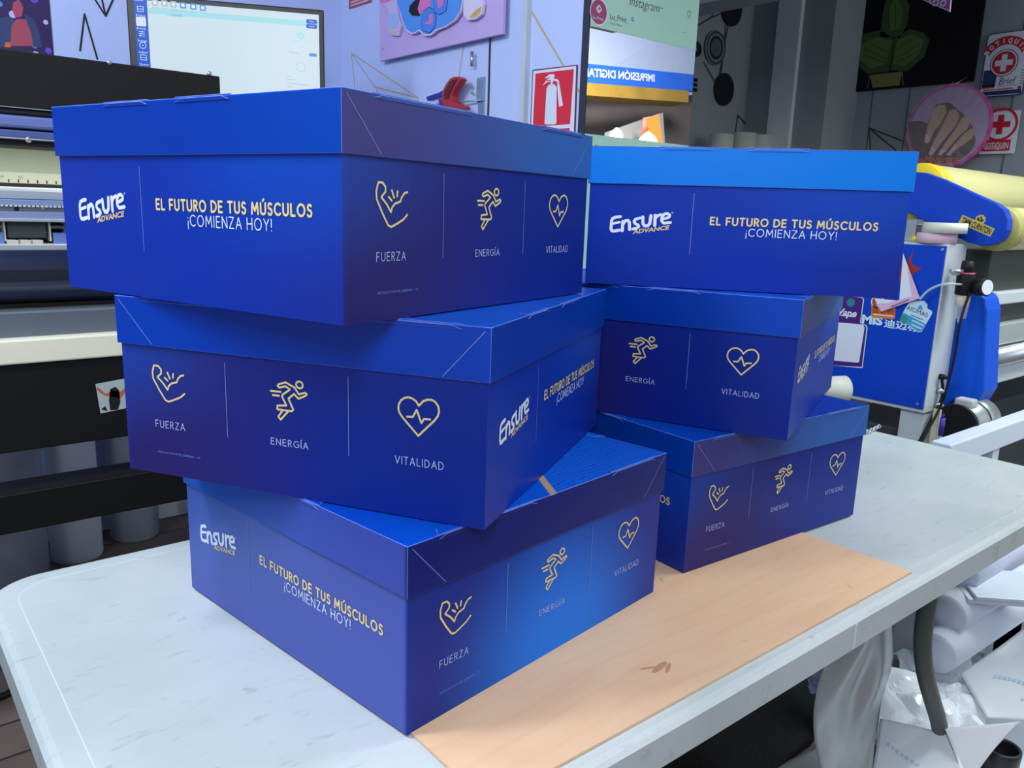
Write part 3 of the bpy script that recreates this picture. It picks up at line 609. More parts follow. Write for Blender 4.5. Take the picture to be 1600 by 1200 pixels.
x, y = sp(470, 56); poly(mb, locM, [(x-0.014, y), (x, y-0.014), (x+0.014, y), (x, y+0.014)], 0.0014, 2); poly(mb, locM, [(x-0.006, y), (x, y-0.006), (x+0.006, y), (x, y+0.006)], 0.0017, 0)
for dx, dy in ((-0.016, -0.018), (0.016, -0.018), (0, -0.034)): disc(mb, locM, x+dx, y+dy, 0.004, 0.0014, 2, 3)
x, y = sp(489, 86); poly(mb, locM, rrect_pts(x-0.012, y-0.005, x+0.012, y+0.005, 0.003), 0.0014, 3)
x, y = sp(470, 105); ring(mb, locM, x, y, 0.014, 0.0015, 0.0014, 5, 24)
for k, v in enumerate((119, 124, 130, 135, 141)): sline([(449, v), (456+4*(k % 3), v+0.8)], 0.002, 5)
sline([(464, 131.5), (484, 134)], 0.002, 5); sline([(452, 81), (466, 83)], 0.002, 5)
mb.build('screen', [SCR, SBLUE, SCY, SMID, SWH, SGRY], mo)
c = locM(wl/2, 0, -0.03); MB().box((c.x-0.03, c.y-0.01, -0.55), (c.x+0.03, c.y+0.03, -0.10)).box((c.x-0.16, c.y-0.09, -0.565), (c.x+0.16, c.y+0.12, -0.55)).build('stand', BLACK, mo, bevel=0.004)
zt2 = M0.z-0.5655
dk = MB().box((0.55, 2.72, zt2-0.03), (1.35, 3.2, zt2))
for x in (1.0, 1.28):
    for y in (2.75, 3.13): dk.box((x, y, 0), (x+0.04, y+0.04, zt2-0.03))
tag(dk.build('monitor_desk', WPL, bevel=0.003), 'narrow white desk behind the printer carrying the lit monitor', 'desk')

# ------------------------------------------------------------------ back wall decor
cy = cY(YB-0.003); fr = frY(YB-0.003); mb = MB()
p0 = cy(83, 75); px1 = p0[0]; pz0 = p0[1]-0.25
rect(mb, fr, px1-0.62, pz0, px1, pz0+0.90, 0.0, 0); rect(mb, fr, px1-0.17, pz0, px1, pz0+0.90, 0.0008, 1)
rnd = random.Random(3)
for k in range(46): disc(mb, fr, px1-rnd.uniform(0.012, 0.15), pz0+rnd.uniform(0.2, 0.85), rnd.uniform(0.004, 0.013), 0.0012+0.0003*(k % 3), 2+k % 3, 10)
quad(mb, fr, cy, [(0,28),(22,24),(20,60),(10,72),(0,74)], 0.0016, 5); quad(mb, fr, cy, [(38,22),(52,30),(60,46),(66,74),(52,74),(44,50)], 0.0016, 5)
quad(mb, fr, cy, [(18,40),(26,30),(40,30),(48,50),(52,72),(16,72)], 0.0020, 6); quad(mb, fr, cy, [(20,4),(30,0),(36,12),(34,26),(24,28),(19,16)], 0.0020, 6)
quad(mb, fr, cy, [(8,66),(16,66),(17,74),(7,74)], 0.0022, 7)
po = mb.build('abstract_poster', [mat('pale pink poster print', (206, 186, 196), 0.5), mat('dark purple poster print', (44, 26, 84), 0.5), mat('violet print dots', (120, 70, 200), 0.5), mat('sky blue print dots', (90, 150, 230), 0.5), mat('pale lilac print dots', (210, 190, 240), 0.5), mat('denim blue print', (48, 66, 110), 0.6), mat('rose red print', (178, 76, 92), 0.6), mat('orange print', (220, 110, 50), 0.6)])
tag(po, 'poster of purple bokeh and rose patches on the back wall above the printer', 'poster')
cy = cY(YB-0.001); fr = frY(YB-0.001)
def decal(name, label, fr, c, paths, m, w):
    mb = MB()
    for P in paths: line(mb, fr, c, P, w, 0.0008, 0, True)
    return tag(mb.build(name, m), label, 'wall decal', 'taped line decorations on the walls')
decal('line_decal', 'black taped triangle pointing down, left of the monitor', fr, cy, [[(145,-6),(165,25),(179,-6)], [(158,-6),(165,25)]], TAPE, 0.006)
decal('line_decal', 'black taped peak pointing up, left of the monitor', fr, cy, [[(125,79),(132,22),(152,92)]], TAPE, 0.006)
mb = MB().lathe((0,0,0), (0,0,1), [(0, 0.018), (0.004, 0.02), (0.02, 0.014), (0.03, 0.018), (0.042, 0.012), (0.05, 0.004)], 16).cyl((0.008, 0, 0.03), (0.03, 0, 0.042), 0.004, 8, 1)
P = at_y(128, 87, 2.30); tag(mb.build('trinket', [mat('teal plastic', (96, 196, 210), 0.4), PAPER], loc=(P.x, 2.30, 1.5365)), 'tiny teal and white trinket on top of the black printer cover', 'ornament')

# ------------------------------------------------------------------ partition wall facing the table (signs, board, clamp)
cx = cX(X1); fr = frX(X1)
def signboard(name, m, pts, t, fr_, mats): mb = MB(); slab(mb, fr_, pts, t); return mb
f2 = frX(X1-0.004); c2 = cX(X1-0.004)
mb = MB(); slab(mb, f2, [c2(545,14), c2(580,3), c2(580,-60), c2(545,-50)], 0.003); x0 = c2(545, 14)
for k, (a, b) in enumerate((((548,9),(576,0)), ((548,4),(576,-5)))): line(mb, f2, c2, [a, b], 0.006, 0.0006, 1)
tag(mb.build('safety_sign', [mat('dull red sign', (178, 70, 92), 0.5), mat('pale pink sign print', (226, 190, 204), 0.5)]), 'dull red sign at the top edge, left of the pink art board', 'sign')
# pink art board with cut-out layers
XB_ = X1-0.030; f3 = frX(XB_); c3 = cX(XB_)
ab = thing('art_board', 'pink board with a raised blue blob cut-out on the lavender wall', 'board', (XB_, 0, 0))
def loc3(x, y, off=0.0): return f3(x, y, off)-Vector((XB_, 0, 0))
bl, brr = c3(593, 94), c3(785, 55); zb = (bl[1]+brr[1])/2
mb = MB(); slab(mb, loc3, [(bl[0], zb), (brr[0], zb), (brr[0], zb+0.62), (bl[0], zb+0.62)], 0.012); rnd = random.Random(5)
for k in range(30): disc(mb, loc3, rnd.uniform(bl[0]+0.02, brr[0]-0.02), zb+rnd.uniform(0.02, 0.5), rnd.uniform(0.003, 0.006), 0.0006, 1+k % 2, 6)
mb.build('backing', [mat('pale orchid board', (202, 176, 226), 0.5), mat('dark speckle', (70, 60, 100), 0.6), mat('pale yellow speckle', (224, 206, 170), 0.6)], ab, bevel=0.001)
def px7(P): return [c3(540+x/6, y/6) for x, y in P]
blob = px7([(505,0),(515,60),(545,130),(565,210),(600,290),(650,325),(690,318),(720,295),(770,340),(830,340),(890,290),(980,255),(1060,200),(1120,110),(1140,0),(1120,-120),(1040,-230),(900,-300),(740,-290),(600,-220),(530,-110)])
def inset(P, d):
    cxm = sum(p[0] for p in P)/len(P); cym = sum(p[1] for p in P)/len(P); o = []
    for p in P: l = math.hypot(p[0]-cxm, p[1]-cym); o.append((cxm+(p[0]-cxm)*(1-d/l), cym+(p[1]-cym)*(1-d/l)))
    return o
def ext(mb, P, o0, o1, mi=0): mb.prism([loc3(x, y, o1) for x, y in P], loc3(0,0,o0)-loc3(0,0,o1), mi)
mb = MB(); ext(mb, blob, 0.006, 0.016, 0); poly(mb, loc3, inset(blob, 0.0055), 0.0166, 1)
poly(mb, loc3, px7([(640,60),(700,0),(760,-20),(800,0),(770,90),(730,160),(660,155),(630,115)]), 0.0172, 2)
poly(mb, loc3, px7([(740,0),(840,0),(835,70),(790,120),(730,140),(715,90)]), 0.0176, 3)
for P in ([(765,110),(820,75),(870,95),(890,170),(880,260),(830,320),(770,300),(745,230)], [(860,0),(1000,0),(985,110),(920,150),(870,120)]):
    poly(mb, loc3, px7(P), 0.0180, 2); poly(mb, loc3, inset(px7(P), 0.002), 0.0183, 4)
for P in ([(830,140),(860,140),(860,220),(820,240),(780,230),(820,200)], [(900,0),(960,0),(950,70),(910,90),(900,40)]): poly(mb, loc3, px7(P), 0.0187, 3)
mb.build('blob_cutout', [mat('white foam edge', (226, 214, 236), 0.6), mat('sky blue print', (84, 150, 232), 0.5), INK, mat('bubblegum pink print', (226, 120, 182), 0.5), mat('deeper sky blue print', (74, 136, 226), 0.5)], ab)
mb = MB(); ext(mb, px7([(1140,0),(1140,150),(1180,195),(1250,190),(1310,140),(1325,40),(1310,0)]), 0.004, 0.016, 0); poly(mb, loc3, px7([(1200,170),(1250,110),(1310,70),(1300,130),(1240,180)]), 0.0166, 1)
mb.build('side_cutout', [mat('white foam edge', (226, 214, 236)), mat('mustard print', (214, 172, 90), 0.5)], ab)
mb = MB(); ext(mb, px7([(325,0),(350,30),(400,70),(430,130),(430,300),(450,335),(520,340),(545,250),(520,150),(490,0)]), 0.002, 0.010, 0)
poly(mb, loc3, px7([(330,0),(360,40),(430,20),(470,0)]), 0.0106, 1); poly(mb, loc3, px7([(435,290),(500,290),(510,315),(440,320)]), 0.0106, 2); poly(mb, loc3, px7([(430,140),(490,130),(530,170),(500,270),(440,270)]), 0.0106, 3)
mb.build('letter_cutout', [mat('pale lilac foam', (206, 186, 226), 0.5), mat('bubblegum pink print', (226, 120, 182)), mat('pale yellow print', (214, 200, 130), 0.5), mat('pale blue print', (164, 190, 232), 0.5)], ab)
MB().cyl(loc3(*c3(733, 80), -0.012), loc3(*c3(733, 103), -0.012), 0.006, 10).build('hanger', STEEL, ab)
# extinguisher sign
mb = MB(); slab(mb, f2, [c2(832,109), c2(902,101), c2(896,260), c2(826,262)], 0.003, 3)
quad(mb, f2, c2, [(833.5,111),(900.5,103),(895,258),(827.5,260)], 0.0006, 0); quad(mb, f2, c2, [(837,115),(897,108),(891,194),(833,198)], 0.0010, 1); quad(mb, f2, c2, [(833,203.5),(890.5,200),(888,256),(830,258)], 0.0010, 1)
def ex(P): return [(820+x/5.517, 90+y/5.517) for x, y in P]
for P in ([(172,570),(190,270),(205,240),(235,222),(262,235),(278,260),(275,565),(260,576),(185,576)], [(280,230),(300,222),(332,412),(298,425)], [(155,245),(185,200),(230,205),(190,215)], [(170,180),(215,145),(250,142),(262,160),(250,180),(285,188),(300,205),(298,232),(285,230),(280,205),(250,200),(240,222),(225,222),(228,195),(190,190),(225,170)]):
    quad(mb, f2, c2, ex(P), 0.0014, 0)
tag(mb.build('fire_extinguisher_sign', [PAPER, RED, INK, mat('dull maroon edge', (110, 50, 70), 0.6)]), 'red sign with a white fire extinguisher symbol on the lavender wall', 'sign')
decal('line_decal', 'gold taped kite of lines on the wall above the near left stack', fr, cx, [[(549,83),(654,153),(586,136),(549,83)], [(549,83),(556,150)], [(588,136),(590,156)], [(654,153),(650,162)]], GTAPE, 0.004)
decal('line_decal', 'pale gold taped line hanging from the pink art board', fr, cx, [[(725,70),(717,120)]], GTAPE, 0.0045)
decal('line_decal', 'mottled gold taped line slanting down to the extinguisher sign', fr, cx, [[(822,3),(880,102)], [(900,135),(908,147)]], GTAPE, 0.006)
def strip(name, label_kind, u, w, m, d=0.004, z0=0.0, z1=2.7):
    y = at_x(u, 120, X1).y; return tag(MB().box((X1-d, y-w/2, z0), (X1, y+w/2, z1)).build(name, m), kind='structure')
strip('trim_1', None, 765, 0.006, mat('dark panel seam', (52, 52, 50), 0.6)); strip('trim_2', None, 824, 0.022, mat('pale metal post', (196, 206, 214), 0.4), 0.02)
hp = thing('door_hasp', 'galvanised hasp plate with a ring and rod on the lavender wall', 'latch', (X1, 0, 0))
def lx(x, y, off=0.0): return fr(x, y, off)-Vector((X1, 0, 0))
GALV = mat('galvanised steel', (150, 176, 198), 0.4, 0.5, 0.5)
mb = MB(); a, b = cx(747, 122), cx(758, 158); mb.prism([lx(a[0], a[1], 0.006), lx(b[0], a[1], 0.006), lx(b[0], b[1], 0.006), lx(a[0], b[1], 0.006)], lx(0,0,-0.0055)-lx(0,0,0), 0); mb.build('plate', GALV, hp, bevel=0.001)
x, y = cx(742, 141); MB().tube([lx(x+0.010*math.cos(t*PI/8), y+0.012*math.sin(t*PI/8), 0.010) for t in range(3, 15)], 0.0022, 8).build('ring', GALV, hp)
x0, y0 = cx(757, 157); x1_, y1_ = cx(716, 155); MB().tube([lx(x0, y0, 0.012), lx(x1_, y0, 0.03)], 0.0028, 8).build('rod', GALV, hp)
MB().prism([lx(*cx(749,158), 0.006), lx(*cx(757,158), 0.006), lx(*cx(757,215), 0.006), lx(*cx(749,215), 0.006)], lx(0,0,-0.0055)-lx(0,0,0), 0).build('lower_plate', mat('shaded galvanised steel', (140, 156, 182), 0.5, 0.5, 0.4), hp)
# spring clamp gripping the rod
XC = X1-0.045; f4 = frX(XC); c4 = cX(XC); sc_ = thing('spring_clamp', 'red and blue spring clamp hanging on the hasp rod above the left stack', 'clamp', (XC, 0, 0))
def l4(x, y, off=0.0): return f4(x, y, off)-Vector((XC, 0, 0))
def p7(P): return [c4(540+x/6, y/6) for x, y in P]
def solid(P, o0, o1, m, name, bev=0.002): MB().prism([l4(x, y, o1) for x, y in P], l4(0,0,o0)-l4(0,0,o1), 0).build(name, m, sc_, bevel=bev)
REDP = mat('red clamp plastic', (178, 40, 48), 0.4, 0.5); BLUP = mat('blue clamp plastic', (24, 44, 160), 0.4, 0.5)
solid(p7([(1040,725),(1090,722),(1110,745),(1085,790),(1045,850),(1025,900),(1030,930),(1040,960),(1140,1000),(1145,1025),(1100,1030),(960,1010),(925,950),(930,880),(965,800),(1005,745)]), -0.014, 0.014, REDP, 'red_jaw')
solid(p7([(1045,750),(1080,745),(1050,800),(1010,880),(1000,930),(960,930),(965,860),(1010,780)]), 0.0145, 0.017, mat('dark red clamp pad', (92, 24, 30), 0.6), 'pad', 0)
solid(p7([(780,910),(900,870),(930,850),(935,900),(790,950)]), -0.010, 0.012, BLUP, 'blue_handle'); solid(p7([(890,930),(940,930),(990,1010),(985,1045),(910,1040)]), -0.012, 0.010, BLUP, 'blue_jaw')
x, y = p7([(880, 1000)])[0]; MB().tube([l4(x+0.006*math.cos(t*0.7), y+0.007*math.sin(t*0.7), -0.012+t*0.0012) for t in range(22)], 0.0016, 6).build('spring', STEEL, sc_)
ll = bpy.data.lights.new('platen_lamp', 'AREA'); ll.shape = 'RECTANGLE'; ll.size = 2.4; ll.size_y = 0.03; ll.energy = 3.2; ll.color = (0.95, 1.0, 0.92)
lo = bpy.data.objects.new('platen_lamp', ll); C.objects.link(lo); lo.location = (-0.2, YP+0.05, at_y(0, 219, YP).z-0.028); lo.rotation_euler = (math.radians(25), 0, 0)   # the printer's own work light

# ------------------------------------------------------------------ photo-frame mirror on the partition's end
YMI = YM-0.028; fr = frY(YMI); cy = cY(YMI)
mi_t = thing('selfie_mirror', 'tall mirror with pale green printed vinyl like a social media post', 'mirror', (0, YMI, 0))
def lm(x, y, off=0.0): return fr(x, y, off)-Vector((0, YMI, 0))
mx0, mx1 = X1-0.008, (cy(1083, 75)[0]+cy(1081, 230)[0])/2
MB().box((mx0, 0.002, 0.55), (mx1, 0.026, 2.35)).build('backing_panel', mat('dark edge panel', (40, 44, 62), 0.5), mi_t)
gl = bpy.data.materials.new('mirror glass'); gl.use_nodes = True; gb = gl.node_tree.nodes['Principled BSDF']
gb.inputs['Metallic'].default_value = 1; gb.inputs['Roughness'].default_value = 0.01; gb.inputs['Base Color'].default_value = (0.88, 0.9, 0.9, 1)
zt_, zb_ = cy(912, 38)[1], cy(1078, 228)[1]
mb = MB(); rect(mb, lm, mx0+0.004, 0.56, mx1-0.003, 2.34, 0.0, 0); mb.build('mirror_glass', gl, mi_t)
GRN = mat('pale green vinyl', (166, 208, 190), 0.45, 0.4); mb = MB()
rect(mb, lm, mx0+0.004, zt_, mx1-0.003, 2.34, 0.0008, 0); rect(mb, lm, mx0+0.004, 0.56, mx1-0.003, zb_, 0.0008, 0)
x, y = cy(935, 19); MAR = mat('maroon print', (150, 52, 104), 0.5); r = 0.034
disc(mb, lm, x, y, r, 0.0012, 1); ring(mb, lm, x, y, r*1.0, 0.0025, 0.0014, 2, 32, r)
d = 0.010; ribbon(mb, lm, [(x-d, y+0.008), (x, y+0.008+d), (x+d, y+0.008), (x, y+0.008-d), (x-d, y+0.008)], 0.0028, 0.0016, 2); ribbon(mb, lm, [(x-0.003, y+0.013), (x-0.003, y+0.004), (x+0.004, y+0.004)], 0.0024, 0.0016, 2)
text(mb, lm, 'Lu Print', x-0.021, y-0.020, x+0.021, 0.007, 0.0016, 2)
a = cy(953, 27); b = cy(982, 34); text(mb, lm, 'Lu_Print_', a[0], a[1]-0.004, b[0], 0.0145, 0.0012, 3)
x, y = cy(988, 30.5); disc(mb, lm, x, y, 0.0062, 0.0012, 4, 10); ribbon(mb, lm, [(x-0.003, y), (x-0.001, y-0.002), (x+0.003, y+0.003)], 0.0012, 0.0016, 2)
a = cy(953, 36); b = cy(972, 39); text(mb, lm, 'Lima, Perú.', a[0], a[1]-0.003, b[0], 0.0065, 0.0012, 3, bold=-0.01)
a = cy(983, 7); b = cy(1030, 15); text(mb, lm, 'Instagram', a[0], a[1]-0.001, b[0], 0.025, 0.0012, 3, shear=0.3, bold=-0.012); a = cy(1034, 13); ribbon(mb, lm, [(a[0]-0.004, a[1]), (a[0]+0.004, a[1])], 0.002, 0.0012, 3)
x, y = cy(1076, 22); hp_ = [(0, -0.012), (-0.008, -0.002), (-0.010, 0.004), (-0.007, 0.009), (-0.003, 0.009), (0, 0.005), (0.003, 0.009), (0.007, 0.009), (0.010, 0.004), (0.008, -0.002), (0, -0.012)]
ribbon(mb, lm, [(x+p[0]*0.9, y+p[1]) for p in hp_], 0.0012, 0.0012, 3)
for k in range(3): x, y = cy(1065+k*2.4, 51); disc(mb, lm, x, y, 0.0012, 0.0012, 3, 8)
x, y = cy(932, 229); poly(mb, lm, [(x+p[0]*0.9, y+p[1]*0.9-0.003) for p in hp_[:-1]], 0.0012, 5); text(mb, lm, 'Les gusta', x+0.02, y-0.012, x+0.075, 0.012, 0.0012, 3)
mb.build('vinyl_print', [GRN, MAR, PAPER, INK, mat('sky check print', (40, 130, 190), 0.5), RED], mi_t)
# the street seen in the mirror: real things out in front of the shop, found by reflecting in the mirror plane
def out(u, v, t): P = at_d(u, v, t); return Vector((P.x, 2*YMI-P.y, P.z))
def street(name, m, pts, label, cat, th=0.05, extra=None, kind=None):
    P = [out(*p) for p in pts]; n = (P[1]-P[0]).cross(P[-1]-P[0]).normalized()
    if n.dot(Vector((2.0, YMI, 1.6))-P[0]) > 0: n = -n
    mb = MB().prism(P, n*th, 0)
    if extra: extra(mb, P, -n)
    o = mb.build(name, m); return tag(o, label, cat, kind=kind)
street('street_wall', mat('pale street wall', (206, 214, 240), 0.8, 0.2), [(860,-40,8.3), (1130,0,10.2), (1120,150,10.2), (880,150,8.3)], None, None, kind='structure')
def banner_text(mb, P, n):
    e = (P[1]-P[0]); L = e.length; ax = e.normalized(); ay = (P[3]-P[0]); H = ay.length; ay.normalize(); ay = -ay
    o = P[0]-ay*H+n*0.006
    f = lambda x, y, off=0.0: o+ax*x+ay*y+n*off
    text(mb, f, 'IMPRESIÓN DIGITAL', L*0.125, H*0.32, L*0.625, H*0.45, 0.004, 1, bold=0.03, mirror=True)
street('shop_banner', [mat('street banner blue', (40, 104, 220), 0.5), PAPER], [(880,95.5,7.4), (1090,117,9.2), (1090,143,9.2), (880,126,7.4)], 'blue shop banner with white printing slogan, seen reversed in the mirror', 'banner', extra=banner_text)
street('street_awning', [mat('stained yellow awning', (150, 116, 40), 0.7, var=0.35, scale=4)], [(890,127,7.0), (1076,142,8.6), (1076,160,8.6), (890,147,7.0)], 'stained yellow awning beam below the blue banner, reflected in the mirror', 'awning', 0.2)
street('street_facade', mat('brown grey street facade', (104, 92, 86), 0.8, 0.2, var=0.3, scale=3), [(880,140,8.0), (1110,150,9.8), (1110,250,9.8), (880,250,8.0)], None, None, kind='structure')
street('street_shutter', [mat('grey street shutter', (150, 146, 142), 0.7)], [(952,206,7.6), (1036,176,8.4), (1040,236,8.4), (950,236,7.6)], 'grey slanted roller shutter reflected low in the mirror', 'shutter')
street('neon_sign', [mat('glowing orange tube', (255, 150, 40), 0.5, emit=1.6)], [(1016,183,7.5), (1029,178,7.6), (1036,226,7.6), (1022,214,7.5)], 'glowing orange sign reflected low in the mirror', 'sign')
street('neon_sign', [mat('glowing coral panel', (244, 130, 100), 0.5, emit=1.0)], [(1005,184,7.7), (1016,182,7.7), (1018,218,7.7), (1002,216,7.7)], 'coral glowing panel beside the orange sign reflected in the mirror', 'sign')
for (u, v, r, lb) in ((963, 212, 0.062, 'left white street lamp globe glowing in the mirror'), (1012, 226, 0.10, 'wide white street lamp globe glowing under the orange sign in the mirror')):
    P = out(u, v, 7.3); mb = MB().lathe((0,0,-r), (0,0,1), [(0, r*0.3), (r*0.3, r*0.75), (r, r), (r*1.6, r*0.7), (r*2.1, r*0.15)], 16); mb.cyl((0,0,-P.z), (0,0,-r), 0.02, 8, 1)
    tag(mb.build('street_lamp', [mat('lit lamp glass', (255, 250, 240), 0.5, emit=4.0), DGREY], loc=P), lb, 'lamp')
area('street_daylight', (4.6, 0.1, 3.6), (5.4, -1.8, 1.9), 1.5, 1.0, 130, (0.92, 0.96, 1.0), 2.0)

# ------------------------------------------------------------------ dim alcove behind
YA = 2.91; fr = frY(YA-0.003); cy = cY(YA-0.003)
for (u0, v0, u1, v1, ch, lb) in ((1071, 58, 1096, 84, 'O', 'big black letter O half hidden by the mirror edge'), (1072, 118, 1089, 139, 'E', 'big black letter E half hidden by the mirror edge')):
    a, b = cy(u0, v1), cy(u1, v1); mb = MB(); text(mb, fr, ch, a[0], a[1], b[0], cy(u1, v0)[1]-b[1], 0.002, 0, bold=0.06)
    tag(mb.build('wall_letter', INK), lb, 'letter', 'black letters on the alcove wall')
def wdisc(u, v, r, m, lb, extra=None):
    x, y = cy(u, v); mb = MB(); P = fr(x, y, 0); mb.lathe(P, (0,-1,0), [(0, r), (0.010, r), (0.012, r*0.96)], 32, 0)
    if extra: f = plane_frame(P+Vector((0,-0.012,0)), (1,0,0), (0,0,1)); extra(mb, f)
    tag(mb.build('wall_disc', m), lb, 'wall decoration', 'round plates on the alcove wall')
wdisc(1142, 14, 0.088, [INK], 'upper black round plate on the dim alcove wall'); wdisc(1130, 140, 0.085, [INK], 'lower black round plate on the dim alcove wall')
wdisc(1116, 75, 0.088, [mat('grey ring plate', (120, 124, 126), 0.5), INK, mat('mid grey plate', (92, 96, 98), 0.5)], 'grey round plate with black rings, beside the letter O', lambda mb, f: (ring(mb, f, 0, 0, 0.078, 0.006, 0.001, 1), ring(mb, f, 0, 0, 0.052, 0.012, 0.001, 1), disc(mb, f, 0, 0, 0.046, 0.0008, 2)))
GTP = mat('grey tape line', (58, 62, 64), 0.6)
decal('line_decal', 'thin grey taped lines joining the round plates on the alcove wall', fr, cy, [[(1087,42),(1112,27),(1130,20)], [(1112,27),(1120,0)], [(1134,38),(1127,118)], [(1138,38),(1124,118)], [(1100,98),(1117,128)]], GTP, 0.007)
decal('line_decal', 'thin grey taped peak above the white rolls in the alcove', fr, cy, [[(1148,214),(1153,180),(1180,210)]], GTP, 0.008)
sh = MB().box((3.2, 2.60, 1.30), (4.05, 2.905, 1.33)); 
for x in (3.3, 3.95): sh.box((x, 2.62, 1.14), (x+0.02, 2.905, 1.30))
tag(sh.build('wall_shelf', DGREY), 'dark shelf on the alcove wall carrying short white rolls', 'shelf')
for u, v, r, h in ((1128, 210, 0.062, 0), (1163, 208, 0.066, 0), (1188, 211, 0.052, 0)):
    P = at_y(u, v, 2.76); mb = MB().lathe((0,0,0), (0,0,1), [(0, r), (P.z-1.331, r), (P.z-1.331, r*0.45), (P.z-1.38, r*0.45)], 28)
    lb = {1128: 'left white roll standing on the alcove shelf', 1163: 'tallest white roll, in the middle of the alcove shelf', 1188: 'narrow white roll at the right of the alcove shelf'}[u]
    tag(mb.build('vinyl_roll', mat('dusty white vinyl roll', (206, 206, 200), 0.5), loc=(P.x, 2.76, 1.3305)), lb, 'roll', 'short rolls on the alcove shelf')

# end wall: dark poster, round sign, first aid signs
XW = XE-0.004; fr = frX(XW); cx = cX(XW)
mb = MB(); tl, br_ = cx(1279, 0), cx(1522, 129); bl_ = cx(1266, 149); zb = (br_[1]+bl_[1])/2
slab(mb, frX(XW-0.016), [(bl_[0], zb), (br_[0], zb), (br_[0], zb+1.0), (bl_[0], zb+1.0)], 0.016, 0); f5 = frX(XW-0.0165)
LG = [mat('leaf green print', (92, 118, 54), 0.5), mat('dark green print', (60, 86, 44), 0.5), mat('olive pot print', (122, 124, 66), 0.5), mat('faint grey green outline', (84, 110, 98), 0.5)]
quad(mb, f5, cx, [(1378,58),(1382,20),(1390,-10),(1410,-16),(1424,10),(1420,40),(1408,60)], 0.001, 2)
for P in ([(1400,62),(1378,48),(1352,54),(1334,70),(1336,96),(1358,116),(1392,112)], [(1400,62),(1424,46),(1446,52),(1455,64),(1446,90),(1420,112),(1394,110)]): quad(mb, f5, cx, P, 0.001, 2)
for P in ([(1396,64),(1372,58),(1346,72),(1344,92),(1364,108),(1388,100)], [(1404,64),(1428,54),(1446,64),(1438,86),(1416,104),(1398,100)], [(1393,50),(1392,14),(1402,-6),(1414,16),(1410,46)]): quad(mb, f5, cx, P, 0.0014, 1)
for P in ([(1352,76),(1390,94)], [(1352,86),(1388,100)], [(1362,68),(1392,84)], [(1440,70),(1406,90)], [(1440,80),(1404,98)], [(1428,62),(1404,78)], [(1402,46),(1402,8)]): line(mb, f5, cx, P, 0.005, 0.0018, 2)
quad(mb, f5, cx, [(1362,118),(1412,114),(1408,134),(1366,138)], 0.0018, 3); line(mb, f5, cx, [(1358,139),(1362,118),(1412,113),(1414,134)], 0.005, 0.002, 4)
tag(mb.build('dark_poster', [mat('near black poster', (20, 18, 22), 0.6, 0.2)]+LG), 'big near black poster with a green leafy emblem on the end wall', 'poster')
decal('line_decal', 'grey taped tick left of the dark poster', frX(XW), cx, [[(1248,36),(1262,66)], [(1248,36),(1258,58),(1274,48)]], GTP, 0.006)
decal('line_decal', 'grey taped peak under the dark poster, left', frX(XW), cx, [[(1290,233),(1252,198),(1262,233)]], GTP, 0.007)
decal('line_decal', 'grey taped peak under the dark poster, right', frX(XW), cx, [[(1360,235),(1358,200),(1410,220)], [(1358,200),(1400,235)]], GTP, 0.007)
for k, (u, w) in enumerate(((1414, 0.006), (1357, 0.005), (1575, 0.006))):
    y = at_x(u, 200, XW).y; tag(MB().box((XW+0.001, y-w/2, 0), (XW+0.004, y+w/2, 2.3)).build('trim_%d' % (k+3), mat('wall panel joint', (92, 98, 102), 0.7)), kind='structure')
XS = XW-0.14; fs = frX(XS); cs = cX(XS)
rs = thing('round_sign', 'round pink manicure sign in clear plastic, hanging over the dark poster', 'sign', (XS, 0, 0))
def ls(x, y, off=0.0): return fs(x, y, off)-Vector((XS, 0, 0))
ctr = cs(1481, 198); R = (cs(1545,198)[0]-cs(1415,198)[0])/2
mb = MB(); mb.lathe(ls(ctr[0], ctr[1], -0.02), (-1,0,0), [(0, R), (0.02, R)], 48, 0); disc(mb, ls, ctr[0], ctr[1], R*0.93, 0.0012, 1, 48)
def g7(P): return [cs(1400+x/6.667, 100+y/6.667) for x, y in P]
poly(mb, ls, g7([(120,600),(250,590),(330,620),(420,420),(560,400),(700,520),(800,650),(830,800),(800,890),(700,980),(600,1030),(420,1040),(260,990),(160,860)]), 0.0018, 2)
FING = [[(300,800),(330,650),(390,480),(440,425),(520,430),(530,500),(470,620),(400,700),(350,810),(320,830)], [(345,930),(400,800),(480,650),(560,480),(630,470),(665,530),(640,620),(560,720),(470,830),(390,940),(360,950)], [(440,945),(520,820),(620,680),(690,560),(750,540),(780,590),(750,670),(660,750),(570,850),(480,950)], [(530,950),(620,830),(720,720),(790,670),(820,700),(800,770),(720,830),(620,900),(560,955)]]
for k, P in enumerate(FING): poly(mb, ls, g7(P), 0.0024+0.0004*k, 3)
for k, P in enumerate(([(300,800),(312,740),(345,740),(350,810),(320,830)], [(345,930),(375,860),(420,890),(390,940),(360,950)], [(440,945),(475,885),(530,900),(480,950)], [(530,950),(570,895),(620,840),(630,860),(600,915),(560,955)])): poly(mb, ls, g7(P), 0.0044, 4)
a, b = g7([(285,1045)])[0], g7([(650,1040)])[0]; text(mb, ls, 'Manicure', a[0], a[1], b[0], 0.045, 0.0048, 5, bold=0.02, shear=0.3)
mb.build('printed_face', [mat('hot pink sign rim', (206, 60, 150), 0.5), mat('lavender sign print', (178, 150, 192), 0.5), mat('deep brown sign print', (92, 62, 60), 0.6), mat('skin tone print', (196, 156, 128), 0.6), mat('pale pink nail print', (220, 180, 190), 0.4), mat('orange script print', (214, 96, 40), 0.5)], rs)
mb = MB(); n = 40
